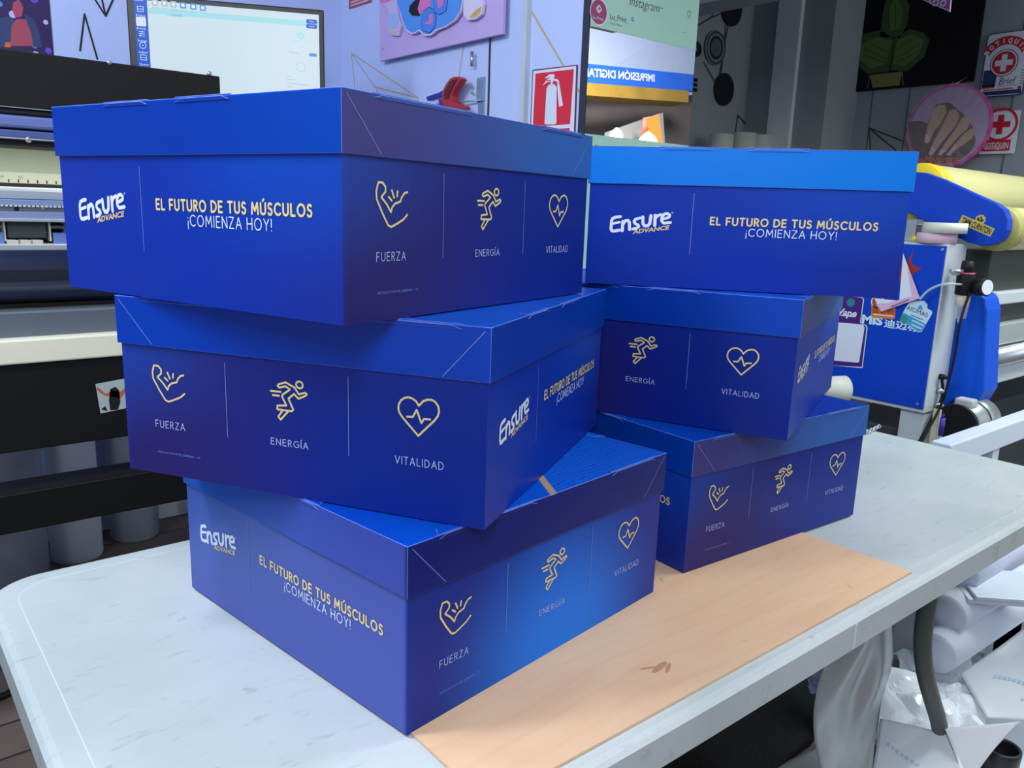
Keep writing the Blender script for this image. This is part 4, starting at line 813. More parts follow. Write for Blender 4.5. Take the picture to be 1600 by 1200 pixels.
for k in range(n):
    t = 2*PI*k/n; t2 = 2*PI*(k+1)/n
    r0, r1 = R*(1.01+0.05*math.sin(k*2.7)), R*(1.01+0.05*math.sin((k+1)*2.7) if k < n-1 else 1.01)
    mb.face([ls(ctr[0]+R*0.5*math.cos(t), ctr[1]+R*0.5*math.sin(t), 0.016), ls(ctr[0]+r0*math.cos(t), ctr[1]+r0*math.sin(t), 0.006+0.006*(k % 2)), ls(ctr[0]+r1*math.cos(t2), ctr[1]+r1*math.sin(t2), 0.006+0.006*((k+1) % 2)), ls(ctr[0]+R*0.5*math.cos(t2), ctr[1]+R*0.5*math.sin(t2), 0.016)], 0, False)
disc(mb, ls, ctr[0], ctr[1], R*0.5, 0.016, 0, n)
mb.build('plastic_wrap', mat('clear wrinkled plastic', (220, 225, 235), 0.12, 0.8, alpha=0.16, bump=0.6, bscale=30), rs)
hk = cs(1490, 140); MB().cyl(ls(hk[0], ctr[1]+R, -0.01), Vector((0.135, ls(hk[0], 0).y, ctr[1]+R+0.05)), 0.003, 6).build('hook', STEEL, rs)
# first aid signs
NAVY = mat('navy sign print', (34, 52, 110), 0.5); DRED = mat('deep red sign print', (196, 34, 52), 0.5); GRYP = mat('grey blue sign print', (120, 140, 170), 0.5)
mb = MB(); b_, t_ = cx(1533, 152), cx(1547, 54); r_ = cx(1598, 150)[0]; bx0 = b_[0]; bz = b_[1]; tz = cx(1575, 52)[1]; w = r_-bx0
slab(mb, f5, rrect_pts(bx0-0.004, bz-0.004, r_+0.004, tz+0.004, 0.02), 0.006, 1); poly(mb, f5, rrect_pts(bx0, bz, r_, tz, 0.018), 0.0008, 0)
rect(mb, f5, bx0+0.004, bz+0.003, r_-0.004, bz+0.022, 0.0012, 1)
cxm, cz = cx(1571, 99); rr = 0.062; disc(mb, f5, cxm, cz, rr, 0.0012, 1, 32); disc(mb, f5, cxm, cz, rr*0.94, 0.0016, 0, 32); disc(mb, f5, cxm, cz, rr*0.84, 0.0020, 2, 32)
rect(mb, f5, cxm-rr*0.62, cz-rr*0.2, cxm+rr*0.62, cz+rr*0.2, 0.0024, 0); rect(mb, f5, cxm-rr*0.2, cz-rr*0.62, cxm+rr*0.2, cz+rr*0.62, 0.0026, 0)
ra = 0.078; azc = cz+0.004
for k in range(14):
    t0, t1 = PI*(0.86-0.72*k/14), PI*(0.86-0.72*(k+1)/14)
    poly(mb, f5, [(cxm+ra*math.cos(t0), azc+ra*math.sin(t0)), (cxm+(ra+0.038)*math.cos(t0), azc+(ra+0.038)*math.sin(t0)), (cxm+(ra+0.038)*math.cos(t1), azc+(ra+0.038)*math.sin(t1)), (cxm+ra*math.cos(t1), azc+ra*math.sin(t1))], 0.0012, 2)
for k, ch in enumerate('BOTIQUIN'):
    t = PI*(0.83-0.66*k/7); ca, sa = math.cos(t), math.sin(t)
    f = (lambda ca, sa: (lambda x, y, off=0.0: f5(cxm+(ra+0.008+y)*ca+x*sa, azc+(ra+0.008+y)*sa-x*ca, off)))(ca, sa)
    wch = 0.005 if ch == 'I' else 0.019; text(mb, f, ch, -wch/2, 0, wch/2, 0.022, 0.0018, 0, bold=0.05)
a = cx(1536, 137); rect(mb, f5, a[0], a[1], a[0]+0.06, a[1]+0.075, 0.0012, 1); rect(mb, f5, a[0], bz+0.036, a[0]+0.058, bz+0.05, 0.0012, 3)
text(mb, f5, 'Brief', a[0]+0.075, a[1]+0.004, a[0]+0.15, 0.032, 0.0012, 1, shear=0.2); rect(mb, f5, a[0]+0.072, a[1]-0.004, a[0]+0.155, a[1]-0.001, 0.0012, 4)
for k in range(6): rect(mb, f5, a[0]+0.165, a[1]+0.012*k, a[0]+0.215, a[1]+0.012*k+0.004, 0.0012, 4)
rect(mb, f5, a[0]+0.16, a[1]-0.022, r_-0.006, a[1]-0.008, 0.0012, 2); rect(mb, f5, bx0+0.01, bz+0.026, r_-0.04, bz+0.031, 0.0012, 2)
tag(mb.build('first_aid_sign', [PAPER, NAVY, DRED, mat('brown sign print', (120, 70, 60), 0.5), GRYP]), 'large first aid sign with arched red lettering, right of the dark poster', 'sign')
mb = MB(); a, b = cx(1541, 176), cx(1587, 240); slab(mb, f5, [(a[0], b[1]), (b[0], b[1]), (b[0], a[1]), (a[0], a[1])], 0.003, 0)
x, y = cx(1565, 195); R2 = 0.072; ring(mb, f5, x, y, R2, 0.012, 0.0008, 1, 32); q = R2*0.62; h_ = R2*0.19
rect(mb, f5, x-q, y-h_, x+q, y+h_, 0.0008, 1); rect(mb, f5, x-h_, y-q, x+h_, y+q, 0.001, 1)
p0_, p1_ = cx(1536, 237), cx(1582, 218); rect(mb, f5, p0_[0], p0_[1], p1_[0], p1_[1], 0.0012, 1)
text(mb, f5, 'BOTIQUIN', p0_[0]+0.008, p1_[1]-0.042, p1_[0]-0.008, 0.030, 0.0016, 0, bold=0.012)
for k in (0.012, 0.024): rect(mb, f5, p0_[0]+0.015, p0_[1]+k-0.003, p1_[0]-0.02, p0_[1]+k, 0.0016, 0)
tag(mb.build('first_aid_sign', [PAPER, DRED]), 'small first aid sign with a red cross in a ring, below the large one', 'sign')
XH = 3.2; fh = frX(XH); chh = cX(XH); mb = MB(); P = [chh(*p) for p in ((1437,-2),(1484,18.5),(1490,-40),(1446,-60))]; slab(mb, fh, P, 0.006, 0)
Pi = [chh(*p) for p in ((1438.5,-3),(1483,16.5),(1488.5,-38),(1448,-57))]; poly(mb, fh, Pi, 0.0008, 1)
for u, v, r in ((1457, 1, 0.010), (1462, 4, 0.010), (1474, 5, 0.009)): x, y = chh(u, v); ring(mb, fh, x, y, r, 0.005, 0.0014, 0, 14)
a = chh(1466, -30); mb.cyl(fh(a[0], a[1]+0.08, -0.003), (XH+0.003, fh(a[0], 0).y, 2.7), 0.002, 6, 0)
tag(mb.build('hanging_sign', [PAPER, mat('magenta sign print', (182, 70, 176), 0.5, 0.4)]), 'magenta sign corner hanging from the ceiling at the top edge', 'sign')

# ------------------------------------------------------------------ blue laminator beyond the far end of the table
XL = 2.35
lt = thing('roll_laminator', 'blue and white roll laminator with yellow rollers beyond the table end', 'laminator', (XL, 0, 0))
fl = frX(XL); cl = cX(XL)
def ll_(x, y, off=0.0): return fl(x, y, off)-Vector((XL, 0, 0))
def lP(P): return [cl(*p) for p in P]
yr = at_x(1481, 385, XL).y; zt_l, zb_l = cl(1481, 385)[1], (cl(1442,637)[1]+cl(1340,622)[1])/2; yl = 1.42
LW = mat('light grey white enamel', (196, 204, 208), 0.45, 0.5); LB = mat('laminator blue enamel', (2, 64, 190), 0.42, 0.25, var=0.03)
MB().box((0.004, yr, zb_l-0.012), (0.128, yl, zt_l+0.006)).build('end_housing', LW, lt, bevel=0.003)
MB().box((-0.002, yr+0.004, zb_l), (0.004, yl, zt_l)).build('side_panel', LB, lt, bevel=0.001)
for u, v in ((1473, 390), (1434, 631)): x, y = cl(u, v); MB().lathe(ll_(x, y, 0.002), (-1,0,0), [(0, 0.0045), (0.003, 0.0035)], 10).build('screw', STEEL, lt)
MB().box((0.02, yr+0.005, 0.02), (0.11, yr+0.075, zb_l-0.012)).box((0.02, yl-0.075, 0.02), (0.11, yl-0.005, zb_l-0.012)).box((-0.02, yr-0.05, 0.0), (0.14, yl+0.05, 0.03)).build('leg', LW, lt, bevel=0.003)
MB().box((0.115, yr+0.10, 0.30), (1.9, yr+0.34, 0.64)).build('base_cabinet', DGREY, lt, bevel=0.004)
# roller arm
arm_pts = (lambda P: [cX(XL+0.105)(*p) for p in P])([(1395,300),(1404,276),(1424,268),(1446,270),(1470,279),(1520,302),(1558,319),(1569,327),(1575,342),(1574,360),(1566,374),(1552,382),(1535,384),(1512,379),(1470,358),(1430,338),(1405,326)])
MB().prism([ll_(x, y, 0.0)+Vector((0.105, 0, 0)) for x, y in arm_pts], (0.035, 0, 0)).build('roller_arm', LB, lt, bevel=0.003)
stp = MB(); ca_ = cX(XL+0.105); a, b = ca_(1503, 341), ca_(1549, 361); ax = Vector((0, -(b[0]-a[0]), b[1]-a[1])); L = ax.length; fs2 = plane_frame(Vector((0.105, -a[0], a[1]-0.004)), ax, ax.cross(Vector((1,0,0))) if False else Vector((0, ax.z, -ax.y))*-1)
if fs2(0,1)[2] < fs2(0,0)[2]: fs2 = plane_frame(Vector((0.105, -a[0], a[1]-0.004)), ax, Vector((0, ax.z, -ax.y)))
sg = -1 if fs2(0,0,1).x > fs2(0,0,0).x else 1
g2 = lambda x, y, off=0.0: fs2(x, y, off*sg)
poly(stp, g2, [(-0.004, -0.011), (L+0.004, -0.011), (L+0.004, 0.013), (L*0.66, 0.013), (L*0.68, 0.022), (L*0.62, 0.030), (L*0.52, 0.034), (L*0.42, 0.030), (L*0.36, 0.022), (L*0.38, 0.013), (-0.004, 0.013)], 0.0012, 0)
text(stp, g2, 'TIMM CURNTON', 0.001, -0.007, L-0.001, 0.017, 0.0018, 1, bold=0.03)
poly(stp, g2, [(L*0.42, 0.015), (L*0.60, 0.015), (L*0.63, 0.025), (L*0.57, 0.021), (L*0.51, 0.031), (L*0.46, 0.021), (L*0.40, 0.025)], 0.0018, 1); disc(stp, g2, L*0.51, 0.021, 0.0022, 0.0022, 0, 8)
stp.build('crown_sticker', [mat('old gold sticker', (196, 178, 84), 0.45), mat('dark brown sticker ink', (44, 36, 20), 0.6)], lt)
YEL = mat('pale yellow release roll', (206, 203, 146), 0.38, 0.5, var=0.03); YEL2 = mat('bright yellow core', (236, 206, 40), 0.45, 0.5)
def roll(name, yc, zc, r, x0, x1, ringm):
    o = Vector((XL, 0, 0)); p = Vector((x0, yc, zc))-o
    MB().lathe(p, (1,0,0), [(0, r*0.55), (0, r*0.99), (0.004, r), (x1-x0, r)], 40).build(name, YEL, lt)
    mb = MB()
    mb.lathe(p, (1,0,0), [(-0.002, r*0.5), (-0.002, r*1.0), (0.001, r*1.0), (0.001, r*0.5)], 40, 0, False)
    for k, (dx, rr) in enumerate(((0.0, r*1.015), (0.020, r*1.03), (0.042, r*1.015))): mb.lathe(p+Vector((dx, 0, 0)), (1,0,0), [(0, rr*0.98), (0.002, rr), (0.014, rr), (0.016, rr*0.98)], 40)
    mb.cyl(p-Vector((0.04, 0, 0)), p+Vector((0.05, 0, 0)), r*0.3, 20); mb.build('end_rings', ringm, lt)
zt1 = at_y(1600, 277, 1.03).z; roll('upper_roll', 1.15, at_y(1600, 277, 1.15).z-0.082, 0.082, XL+0.15, 4.15, YEL2)
ztop = at_y(1600, 325, 0.92).z; zbo = at_y(1600, 391, 0.92).z; roll('lower_roll', 0.92, (ztop+zbo)/2, (ztop-zbo)/2*0.99, XL+0.15, 3.9, mat('olive yellow core', (176, 172, 96), 0.5))
MB().box((0.235, 0.95, 0.98), (1.75, 1.06, 1.19)).build('roller_housing', mat('dark olive grey housing', (70, 74, 66), 0.5, 0.4), lt, bevel=0.004)
yy = 0.93
def rail(name, v0, v1, y, d, m, bev=0.004): MB().box((0.235, y, at_y(1585, v1, y).z), (1.75, y+d, at_y(1585, v0, y).z)).build(name, m, lt, bevel=bev)
rail('upper_rail', 455, 474, yy-0.01, 0.06, LW); rail('dark_gap', 474, 505, yy+0.03, 0.05, mat('olive grey recess', (92, 98, 92), 0.6), 0)
rail('middle_rail', 504, 535, yy-0.005, 0.07, mat('satin grey rail', (176, 184, 182), 0.4, 0.5, 0.3))
z = at_y(1585, 551, yy).z; MB().cyl((0.235, yy-0.005, z), (1.75, yy-0.005, z), 0.030, 28).build('pull_roller', STEEL, lt)
rail('lower_rail', 566, 592, yy-0.005, 0.07, LW)
# front cover with rounded top
yc0 = at_x(1545, 520, XL+0.10).y; yc1 = at_x(1470, 520, XL+0.10).y; fc = frX(XL+0.128); cc = cX(XL+0.128)
pts = [cc(*p) for p in ((1470,640),(1490,625),(1512,632),(1525,632),(1538,610),(1541,520),(1543,485),(1539,466),(1528,457),(1510,453),(1485,455),(1470,460))]
MB().prism([fc(x, y, 0.0)-Vector((XL,0,0)) for x, y in pts], (0.10, 0, 0)).build('front_cover', mat('lighter blue enamel', (2, 80, 206), 0.4, 0.25, var=0.03), lt, bevel=0.006)
# air regulator with gauge
yg = yr-0.045; P = at_y(1508, 440, yg); rg = lambda x, y, z: P+Vector((x, y, z))-Vector((XL, 0, 0))
def zz(v): return at_y(1508, v, yg).z-P.z
body = MB().lathe(rg(0,0,zz(460)), (0,0,1), [(0, 0.022), (zz(427)-zz(460), 0.023)], 16).build('regulator', BLACK, lt, bevel=0.002)
MB().lathe(rg(0,0,zz(427)), (0,0,1), [(0, 0.017), (zz(408)-zz(427), 0.015)], 12).build('knob', BLACK, body).matrix_parent_inverse = Matrix()
MB().lathe(rg(0,0,zz(431)), (0,0,1), [(0, 0.0225), (0.009, 0.0225)], 16).build('red_collar', mat('dusty rose collar', (176, 70, 92), 0.5), body)
MB().lathe(rg(0,0,zz(478)), (0,0,1), [(0, 0.017), (zz(461)-zz(478), 0.019)], 16).build('filter', mat('cream filter', (214, 200, 150), 0.6), body)
MB().lathe(rg(0,0,zz(503)), (0,0,1), [(0, 0.004), (0.012, 0.007), (0.014, 0.016), (zz(462)-zz(503), 0.020)], 16).build('bowl', mat('clear bowl', (200, 212, 220), 0.1, 0.6, alpha=0.35), body)
g0 = rg(0.012, -0.012, zz(447)); gx = (Vector((-0.35, -1, 0.05))).normalized()
MB().lathe(g0, gx, [(0, 0.012), (0.02, 0.013), (0.021, 0.024), (0.05, 0.024)], 24).build('gauge', BLACK, body)
MB().lathe(g0+gx*0.0502, gx, [(0, 0.020), (0.002, 0.020)], 24).build('gauge_face', PAPER, body)
MB().cyl(rg(-0.055, 0.02, zz(424)), rg(0, 0, zz(424)), 0.006, 10).cyl(rg(-0.04, 0.02, zz(428)), rg(0, 0, zz(428)), 0.005, 10).build('fitting', STEEL, body)
q = [at_x(u, v, XL-0.03)-Vector((XL,0,0)) for u, v in ((1437,468),(1448,455),(1465,446),(1480,443))]; q.append(rg(-0.02, 0, zz(444)))
MB().tube(smooth(q), 0.0035, 8).build('air_hose', mat('clear hose', (196, 214, 226), 0.2, 0.6, alpha=0.6), lt)
q = [rg(-0.01, -0.02, zz(455)), at_y(1500, 500, yg-0.02)-Vector((XL,0,0)), at_y(1492, 560, yg-0.02)-Vector((XL,0,0)), at_y(1478, 612, yg-0.015)-Vector((XL,0,0)), at_y(1468, 640, yg)-Vector((XL,0,0)), at_y(1440, 690, yg)-Vector((XL,0,0)), at_y(1425, 725, yg)-Vector((XL,0,0))]
MB().tube(smooth(q), 0.0035, 8).build('cable', BLACK, lt)
q = [at_y(u, v, yr-0.012)-Vector((XL,0,0)) for u, v in ((1471,588),(1474,612),(1469,630),(1452,660),(1431,700),(1420,730))]; MB().tube(smooth(q), 0.004, 8).build('cable', BLACK, lt)
for u, v in ((1468, 588), (1464, 610), (1461, 632)):
    p = at_y(u, v, yr)-Vector((XL,0,0)); MB().lathe(p, (0,-1,0), [(0, 0.008), (0.014, 0.008), (0.015, 0.005), (0.024, 0.005)], 12).build('cable_socket', BLACK if v == 588 else STEEL, lt)
# motor
mz = at_y(1492, 665, 0.90); o = mz-Vector((XL,0,0)); mo_ = MB().lathe(o, (1,0,0), [(0, 0.036), (0.004, 0.058), (0.07, 0.058), (0.075, 0.062), (0.085, 0.062), (0.09, 0.056), (0.10, 0.056), (0.105, 0.062), (0.165, 0.060), (0.17, 0.04)], 32).build('motor', mat('brushed grey motor', (140, 146, 148), 0.4, 0.5, 0.5), lt)
MB().lathe(o+Vector((-0.004,0,0)), (1,0,0), [(0, 0.060), (0.012, 0.061)], 32).build('band', BLACK, mo_)
MB().lathe(o+Vector((0.088,0,0)), (1,0,0), [(0, 0.059), (0.014, 0.059)], 32).build('band', BLACK, mo_)
MB().box((o.x+0.02, o.y-0.03, o.z+0.05), (o.x+0.06, o.y+0.02, o.z+0.075)).build('terminal_box', mat('pale grey terminal box', (176, 180, 180), 0.5), mo_, bevel=0.006)
MB().box((-0.02, 0.925, mz.z-0.10), (-0.012, 0.944, mz.z+0.045)).build('motor_plate', mat('cream card plate', (206, 200, 168), 0.6), lt)
q0, q1 = at_x(1467, 634, XL-0.06), at_x(1467, 720, XL-0.06)
# stickers on the blue panel
def sticker(name, pts, m): mb = MB(); poly(mb, ll_, lP(pts), 0.0026, 0); return mb
def k7(P): return lP([(1300+x/8.889, 440+y/8.889) for x, y in P])
mb = MB(); poly(mb, ll_, k7([(120,200),(430,215),(452,250),(405,570),(478,600),(500,640),(430,1200),(-160,1150)]), 0.0026, 0); poly(mb, ll_, k7([(80,190),(420,222),(438,250),(395,572),(465,606),(486,640),(420,1185),(-180,1150)]), 0.0029, 1)
poly(mb, ll_, k7([(40,560),(440,596),(460,640),(385,1110),(370,1125),(-140,1080)]), 0.0033, 0); x, y = k7([(270,290)])[0]; disc(mb, ll_, x, y, 0.013, 0.0033, 2, 20)
a, b = k7([(90,460)])[0], k7([(350,460)])[0]; text(mb, ll_, 'Vape', a[0], a[1], b[0], 0.022, 0.0033, 0, bold=0.03, shear=0.25); ribbon(mb, ll_, k7([(130,468),(310,484)]), 0.003, 0.0033, 0)
mb.build('purple_sticker', [PAPER, mat('purple sticker print', (66, 24, 120), 0.45), mat('teal sticker print', (30, 130, 150), 0.5)], lt)
mb = MB(); poly(mb, ll_, k7([(552,330),(890,360),(880,505),(860,520),(580,500),(553,480)]), 0.0030, 0); x, y = k7([(640,280)])[0]; disc(mb, ll_, x, y, 0.020, 0.0030, 2, 24); disc(mb, ll_, x, y, 0.0165, 0.0033, 1, 24)
for k, P in enumerate(([(565,365),(650,372),(650,440),(565,432)], [(664,420),(760,428),(758,446),(662,436)], [(775,385),(872,394),(868,452),(772,444)], [(580,446),(858,474),(856,488),(580,460)])): poly(mb, ll_, k7(P), 0.0034, 1 if k < 3 else 2)
mb.build('orange_sticker', [mat('orange sticker print', (226, 120, 30), 0.5), mat('burnt orange print', (170, 80, 20), 0.5), PAPER], lt)
mb = MB(); poly(mb, ll_, k7([(1090,280),(1180,265),(1290,270),(1335,320),(1330,370),(1400,410),(1395,450),(1250,700),(1200,700),(955,530),(985,440),(1075,290)]), 0.0030, 0)
poly(mb, ll_, k7([(990,425),(1310,590),(1250,690),(1200,690),(960,528)]), 0.0033, 1); poly(mb, ll_, k7([(1215,335),(1245,320),(1270,400),(1245,385),(1210,385),(1195,390)]), 0.0033, 1); x, y = k7([(1005,520)])[0]; disc(mb, ll_, x, y, 0.011, 0.0037, 2, 18)
a, b = k7([(1045,385)])[0], k7([(1335,500)])[0]; text(mb, ll_, 'AIDMAS', a[0], a[1], b[0], 0.0125, 0.0037, 3, slope=(b[1]-a[1])/(b[0]-a[0]))
for P in ([(1100,460),(1270,530)], [(1120,535),(1280,610)], [(1110,590),(1250,655)]): ribbon(mb, ll_, k7(P), 0.004 if P[0][1] > 500 else 0.002, 0.0037, 0 if P[0][1] > 500 else 3, False)
mb.build('business_card_sticker', [mat('pale ice sticker print', (196, 224, 236), 0.45), mat('aqua sticker print', (60, 160, 206), 0.45), mat('green sticker print', (40, 150, 110), 0.5), NAVY], lt)
mb = MB(); a, b = k7([(405,575)])[0], k7([(700,625)])[0]; text(mb, ll_, 'DMIS', a[0]-0.03, a[1]+0.002, b[0], 0.026, 0.0025, 0, bold=0.05, slope=0.0)
a, b = k7([(720,640)])[0], k7([(1210,700)])[0]; n0 = len(mb.f); text(mb, ll_, '迪迈斯', a[0], a[1]+0.004, b[0], 0.019, 0.0025, 0, bold=0.02)
star = MB(); poly(star, ll_, lP([(1412,402),(1420,408),(1429,388),(1424,412),(1441,420),(1427,427),(1426,442),(1417,430),(1404,440)]), 0.0026, 0); star.build('star_sticker', mat('dark red star print', (158, 34, 30), 0.5), lt)
mb.build('panel_lettering', mat('pale aqua print', (206, 232, 240), 0.45), lt)
# things lying on the housing: tape rolls, clip tin
def tape_roll(u, v0, v1, r, y, m, lb, zb):
    p = at_x(u, (v0+v1)/2, XL+0.04); y = p.y; h = 0.028; mb = MB(); mb.lathe((0,0,0), (0,0,1), [(0, r*0.62), (0, r), (h, r), (h, r*0.62), (0, r*0.62)], 36, 0, False)
    return tag(mb.build('tape_roll', m, loc=(p.x, y, zb)), lb, 'tape', 'tape rolls on the laminator')
zh = zt_l+0.0065
tape_roll(1463, 367, 385, 0.052, 1.058, mat('pink masking tape', (220, 188, 204), 0.6), 'pink tape roll lying on the laminator housing', zh)
tape_roll(1476, 353, 370, 0.056, 1.045, mat('cream masking tape', (214, 214, 200), 0.6), 'cream tape roll lying on top of the pink one', zh+0.0285)
P = at_y(1426, 365, 1.13); mb = MB().box((-0.02, -0.015, 0), (0.02, 0.015, 0.05)).box((-0.028, -0.02, 0), (-0.022, 0.02, 0.062)).box((0.02, -0.018, 0), (0.027, 0.02, 0.066))
tag(mb.build('metal_clip', STEEL, loc=(P.x, 1.13, zh), bevel=0.002), 'small steel clip block on the laminator beside the tape rolls', 'clip')
P = at_y(1431, 376, 1.085); tag(MB().lathe((0,0,0), (0,0,1), [(0, 0.004), (0.003, 0.009), (0.009, 0.011), (0.015, 0.009), (0.018, 0.004)], 14).build('yellow_knob', YEL2, loc=(P.x-0.01, 1.085, zh)), 'tiny yellow knob lying by the pink tape roll', 'knob')
# folded sheet taped to the panel
fx = frX(XL-0.012); cx2 = cX(XL-0.012); mb = MB()
quad(mb, fx, cx2, [(1405,470),(1411,396),(1437,466),(1377,487),(1366,466)], 0.0, 0); quad(mb, fx, cx2, [(1419,418),(1437,466),(1426,470)], 0.0006, 1); quad(mb, fx, cx2, [(1368,474),(1377,487),(1437,466),(1434,460),(1385,474)], 0.0006, 1); quad(mb, fx, cx2, [(1392,478),(1420,467),(1421,469),(1393,480)], 0.001, 2)
sh_ = mb.build('paper_sheet', [mat('white paper', (226, 230, 238), 0.6), mat('pink paper edge', (226, 180, 214), 0.6), mat('faint violet print', (150, 120, 170), 0.6)])
so = sh_.modifiers.new('thick', 'SOLIDIFY'); so.thickness = 0.002
tag(sh_, 'white sheet with pink edges hanging on the blue laminator panel', 'paper')
# cone ended white roll end behind the far right stack
P = at_y(1322, 608, 1.235); mb = MB().lathe((0,0,0), (-0.85,0.5,0.0), [(0, 0.035), (0.004, 0.039), (0.05, 0.037), (0.12, 0.020)], 28); mb.cyl((0.0,0.0,-P.z), (0,0,0), 0.012, 12)
tag(mb.build('roll_cone', mat('ivory plastic', (206, 208, 196), 0.5), loc=(2.20, at_x(1322,608,2.20).y, at_x(1322,608,2.20).z)), 'ivory cone on a stand behind the far right stack', 'cone')
q = []; 
for k in range(7):
    P = at_z(1356+k*3.0, 675-k*1.5, TH+0.003); mb = None; q.append(P)
mb = MB()
for k, P in enumerate(q): mb.tube([P+Vector((0.006*math.cos(t), 0.004*math.sin(t)*(1 if k % 2 else 0.3), 0.004*math.sin(t)*(0.3 if k % 2 else 1))) for t in [j*PI/5 for j in range(11)]], 0.0016, 6, 0, False)
tag(mb.build('metal_chain', STEEL), 'short steel chain lying on the table behind the far right stack', 'chain')
# white bar of the output table
p0_, p1_ = at_z(1600, 655, 0.72), at_z(1600, 642, 0.72); zl = at_y(1600, 686, p0_.y).z
bo = Vector((2.1-XL, p0_.y, 0))
MB().box((bo.x, bo.y, zl), (bo.x+1.7, bo.y+0.05, 0.72)).build('front_bar', mat('white lacquered bar', (206, 216, 230), 0.4, 0.5), lt, bevel=0.004)
for x in (0.3, 1.6): MB().box((bo.x+x, bo.y+0.005, 0), (bo.x+x+0.045, bo.y+0.045, zl)).build('bar_leg', LW, lt)
P = at_x(1468, 690, 2.29); mb = MB().cyl((0,0,0), (0,0,0.075), 0.006, 10).cyl((0,0,0.075), (0,0,0.125), 0.007, 10, 1).cyl((0,0,0.125), (0,0,0.135), 0.003, 8, 1)
tag(mb.build('marker_pen', [mat('pale violet pen barrel', (150, 150, 206), 0.5), mat('purple pen cap', (60, 40, 150), 0.45)], loc=(P.x, P.y, at_x(1467, 722, 2.29).z)), 'purple capped pen standing in front of the laminator motor', 'pen')
P = at_x(1466, 722, 2.27); ts = MB().box((0, -0.06, 0), (0.05, 0.05, P.z-0.002)); tag(ts.build('small_stand', LW, loc=(2.262, P.y, 0), bevel=0.003), 'narrow white stand between the table end and the laminator', 'stand')

# ------------------------------------------------------------------ under the table and on the floor to the right
from mathutils import noise
def sheet(name, label, cat, corners, nu, nv, amp, freq, seed, m, group=None, crease=0.0, th=0.0012, printcol=None):
    """a sheet spanned by four 3D corners, crumpled along its normal"""
    A, B, D, E_ = [Vector(c) for c in corners]; n = (B-A).cross(E_-A).normalized()
    if n.z < 0 and abs(n.z) > 0.2: n = -n
    mb = MB(); V = []
    for j in range(nv+1):
        for i in range(nu+1):
            u, v = i/nu, j/nv; p = (A*(1-u)+B*u)*(1-v)+(E_*(1-u)+D*u)*v
            q = p*freq+Vector((seed*7.3, seed*3.1, seed*1.7)); h = noise.noise(q)*amp
            if crease:
                c, w = noise.voronoi(q*1.3, distance_metric='DISTANCE')[0][:2]; h += crease*(min(0.5, w-c)-0.2)
            V.append(p+n*h)
    mb.v = [tuple(p) for p in V]
    for j in range(nv):
        for i in range(nu):
            a = j*(nu+1)+i; mb.f.append((a, a+1, a+nu+2, a+nu+1)); mb.mi.append(0); mb.sm.append(not crease)
    if printcol:
        for (u0, v0, du, dv) in printcol:
            def at(u, v, off=0.002):
                x, y = max(0, min(nu-1e-6, u*nu)), max(0, min(nv-1e-6, v*nv)); i, j = int(x), int(y); fx_, fy_ = x-i, y-j
                a, b, c, d = (V[j*(nu+1)+i], V[j*(nu+1)+i+1], V[(j+1)*(nu+1)+i+1], V[(j+1)*(nu+1)+i])
                return (a*(1-fx_)+b*fx_)*(1-fy_)+(d*(1-fx_)+c*fx_)*fy_+n*off
            for k in range(7):
                s0 = k/7; mb.face([at(u0+du*s0, v0+dv*s0), at(u0+du*(s0+0.09), v0+dv*(s0+0.09)), at(u0+du*(s0+0.09)+0.02, v0+dv*(s0+0.09)-0.03), at(u0+du*s0+0.02, v0+dv*s0-0.03)], 1)
    mats = m if isinstance(m, list) else [m]
    o = mb.build(name, mats+([mat('faint cyan backing print', (178, 212, 230), 0.5)] if printcol else []))
    s = o.modifiers.new('thick', 'SOLIDIFY'); s.thickness = th
    return tag(o, label, cat, group)
LINER = mat('white release liner', (232, 238, 244), 0.3, 0.5, var=0.03, scale=3); LINER2 = mat('grey white film', (170, 178, 182), 0.25, 0.6, var=0.05, scale=3); SHINY = mat('glossy white film', (234, 240, 246), 0.16, 0.7, var=0.03)
Z = at_z
grp = 'discarded sheets on the floor'
# long vinyl rolls and flat boards lying beside the laminator
rack = []
for k, (u, v, z, r, lb) in enumerate(((1560, 858, 0.40, 0.050, 'uppermost long white vinyl roll leaning below the table edge'), (1560, 906, 0.32, 0.048, 'middle long white vinyl roll lying below the table edge'), (1560, 950, 0.24, 0.050, 'lowest long white vinyl roll lying next to the crumpled sheets'))):
    P = Z(u, v, z); x0 = (2.10, 2.02, 1.96)[k]; mb = MB(); mb.lathe((0,0,0), (1, -0.03, 0.0), [(0, r*0.3), (0, r), (1.7, r), (1.7, r*0.3)], 28)
    rack.append((x0, P.y, z-r))
    tag(mb.build('long_vinyl_roll', [mat('lilac white vinyl', (228, 234, 250), 0.42, 0.5, var=0.03), LW], loc=(x0, P.y, z)), lb, 'roll', 'long vinyl rolls beside the laminator')
mb = MB()
for xs in (2.45, 3.4):
    for (x0, y, z) in rack: mb.box((xs, y-0.03-(xs-x0)*0.03, 0), (xs+0.03, y+0.03-(xs-x0)*0.03, z-0.001))
    mb.box((xs, rack[2][1]-0.05, 0), (xs+0.03, rack[0][1]+0.05, 0.03))
mb.box((2.45, rack[1][1]-0.02, 0), (3.43, rack[1][1]+0.02, 0.03))
tag(mb.build('roll_rack', LW), 'low white stepped rack under the long vinyl rolls', 'rack')
p0_, p1_ = Z(1507, 975, 0.30), Z(1575, 1016, 0.28); mb = MB().box((0, 0, 0), (0.36, 0.16, 0.012)).box((0.015, -0.004, 0.013), (0.35, 0.15, 0.022))
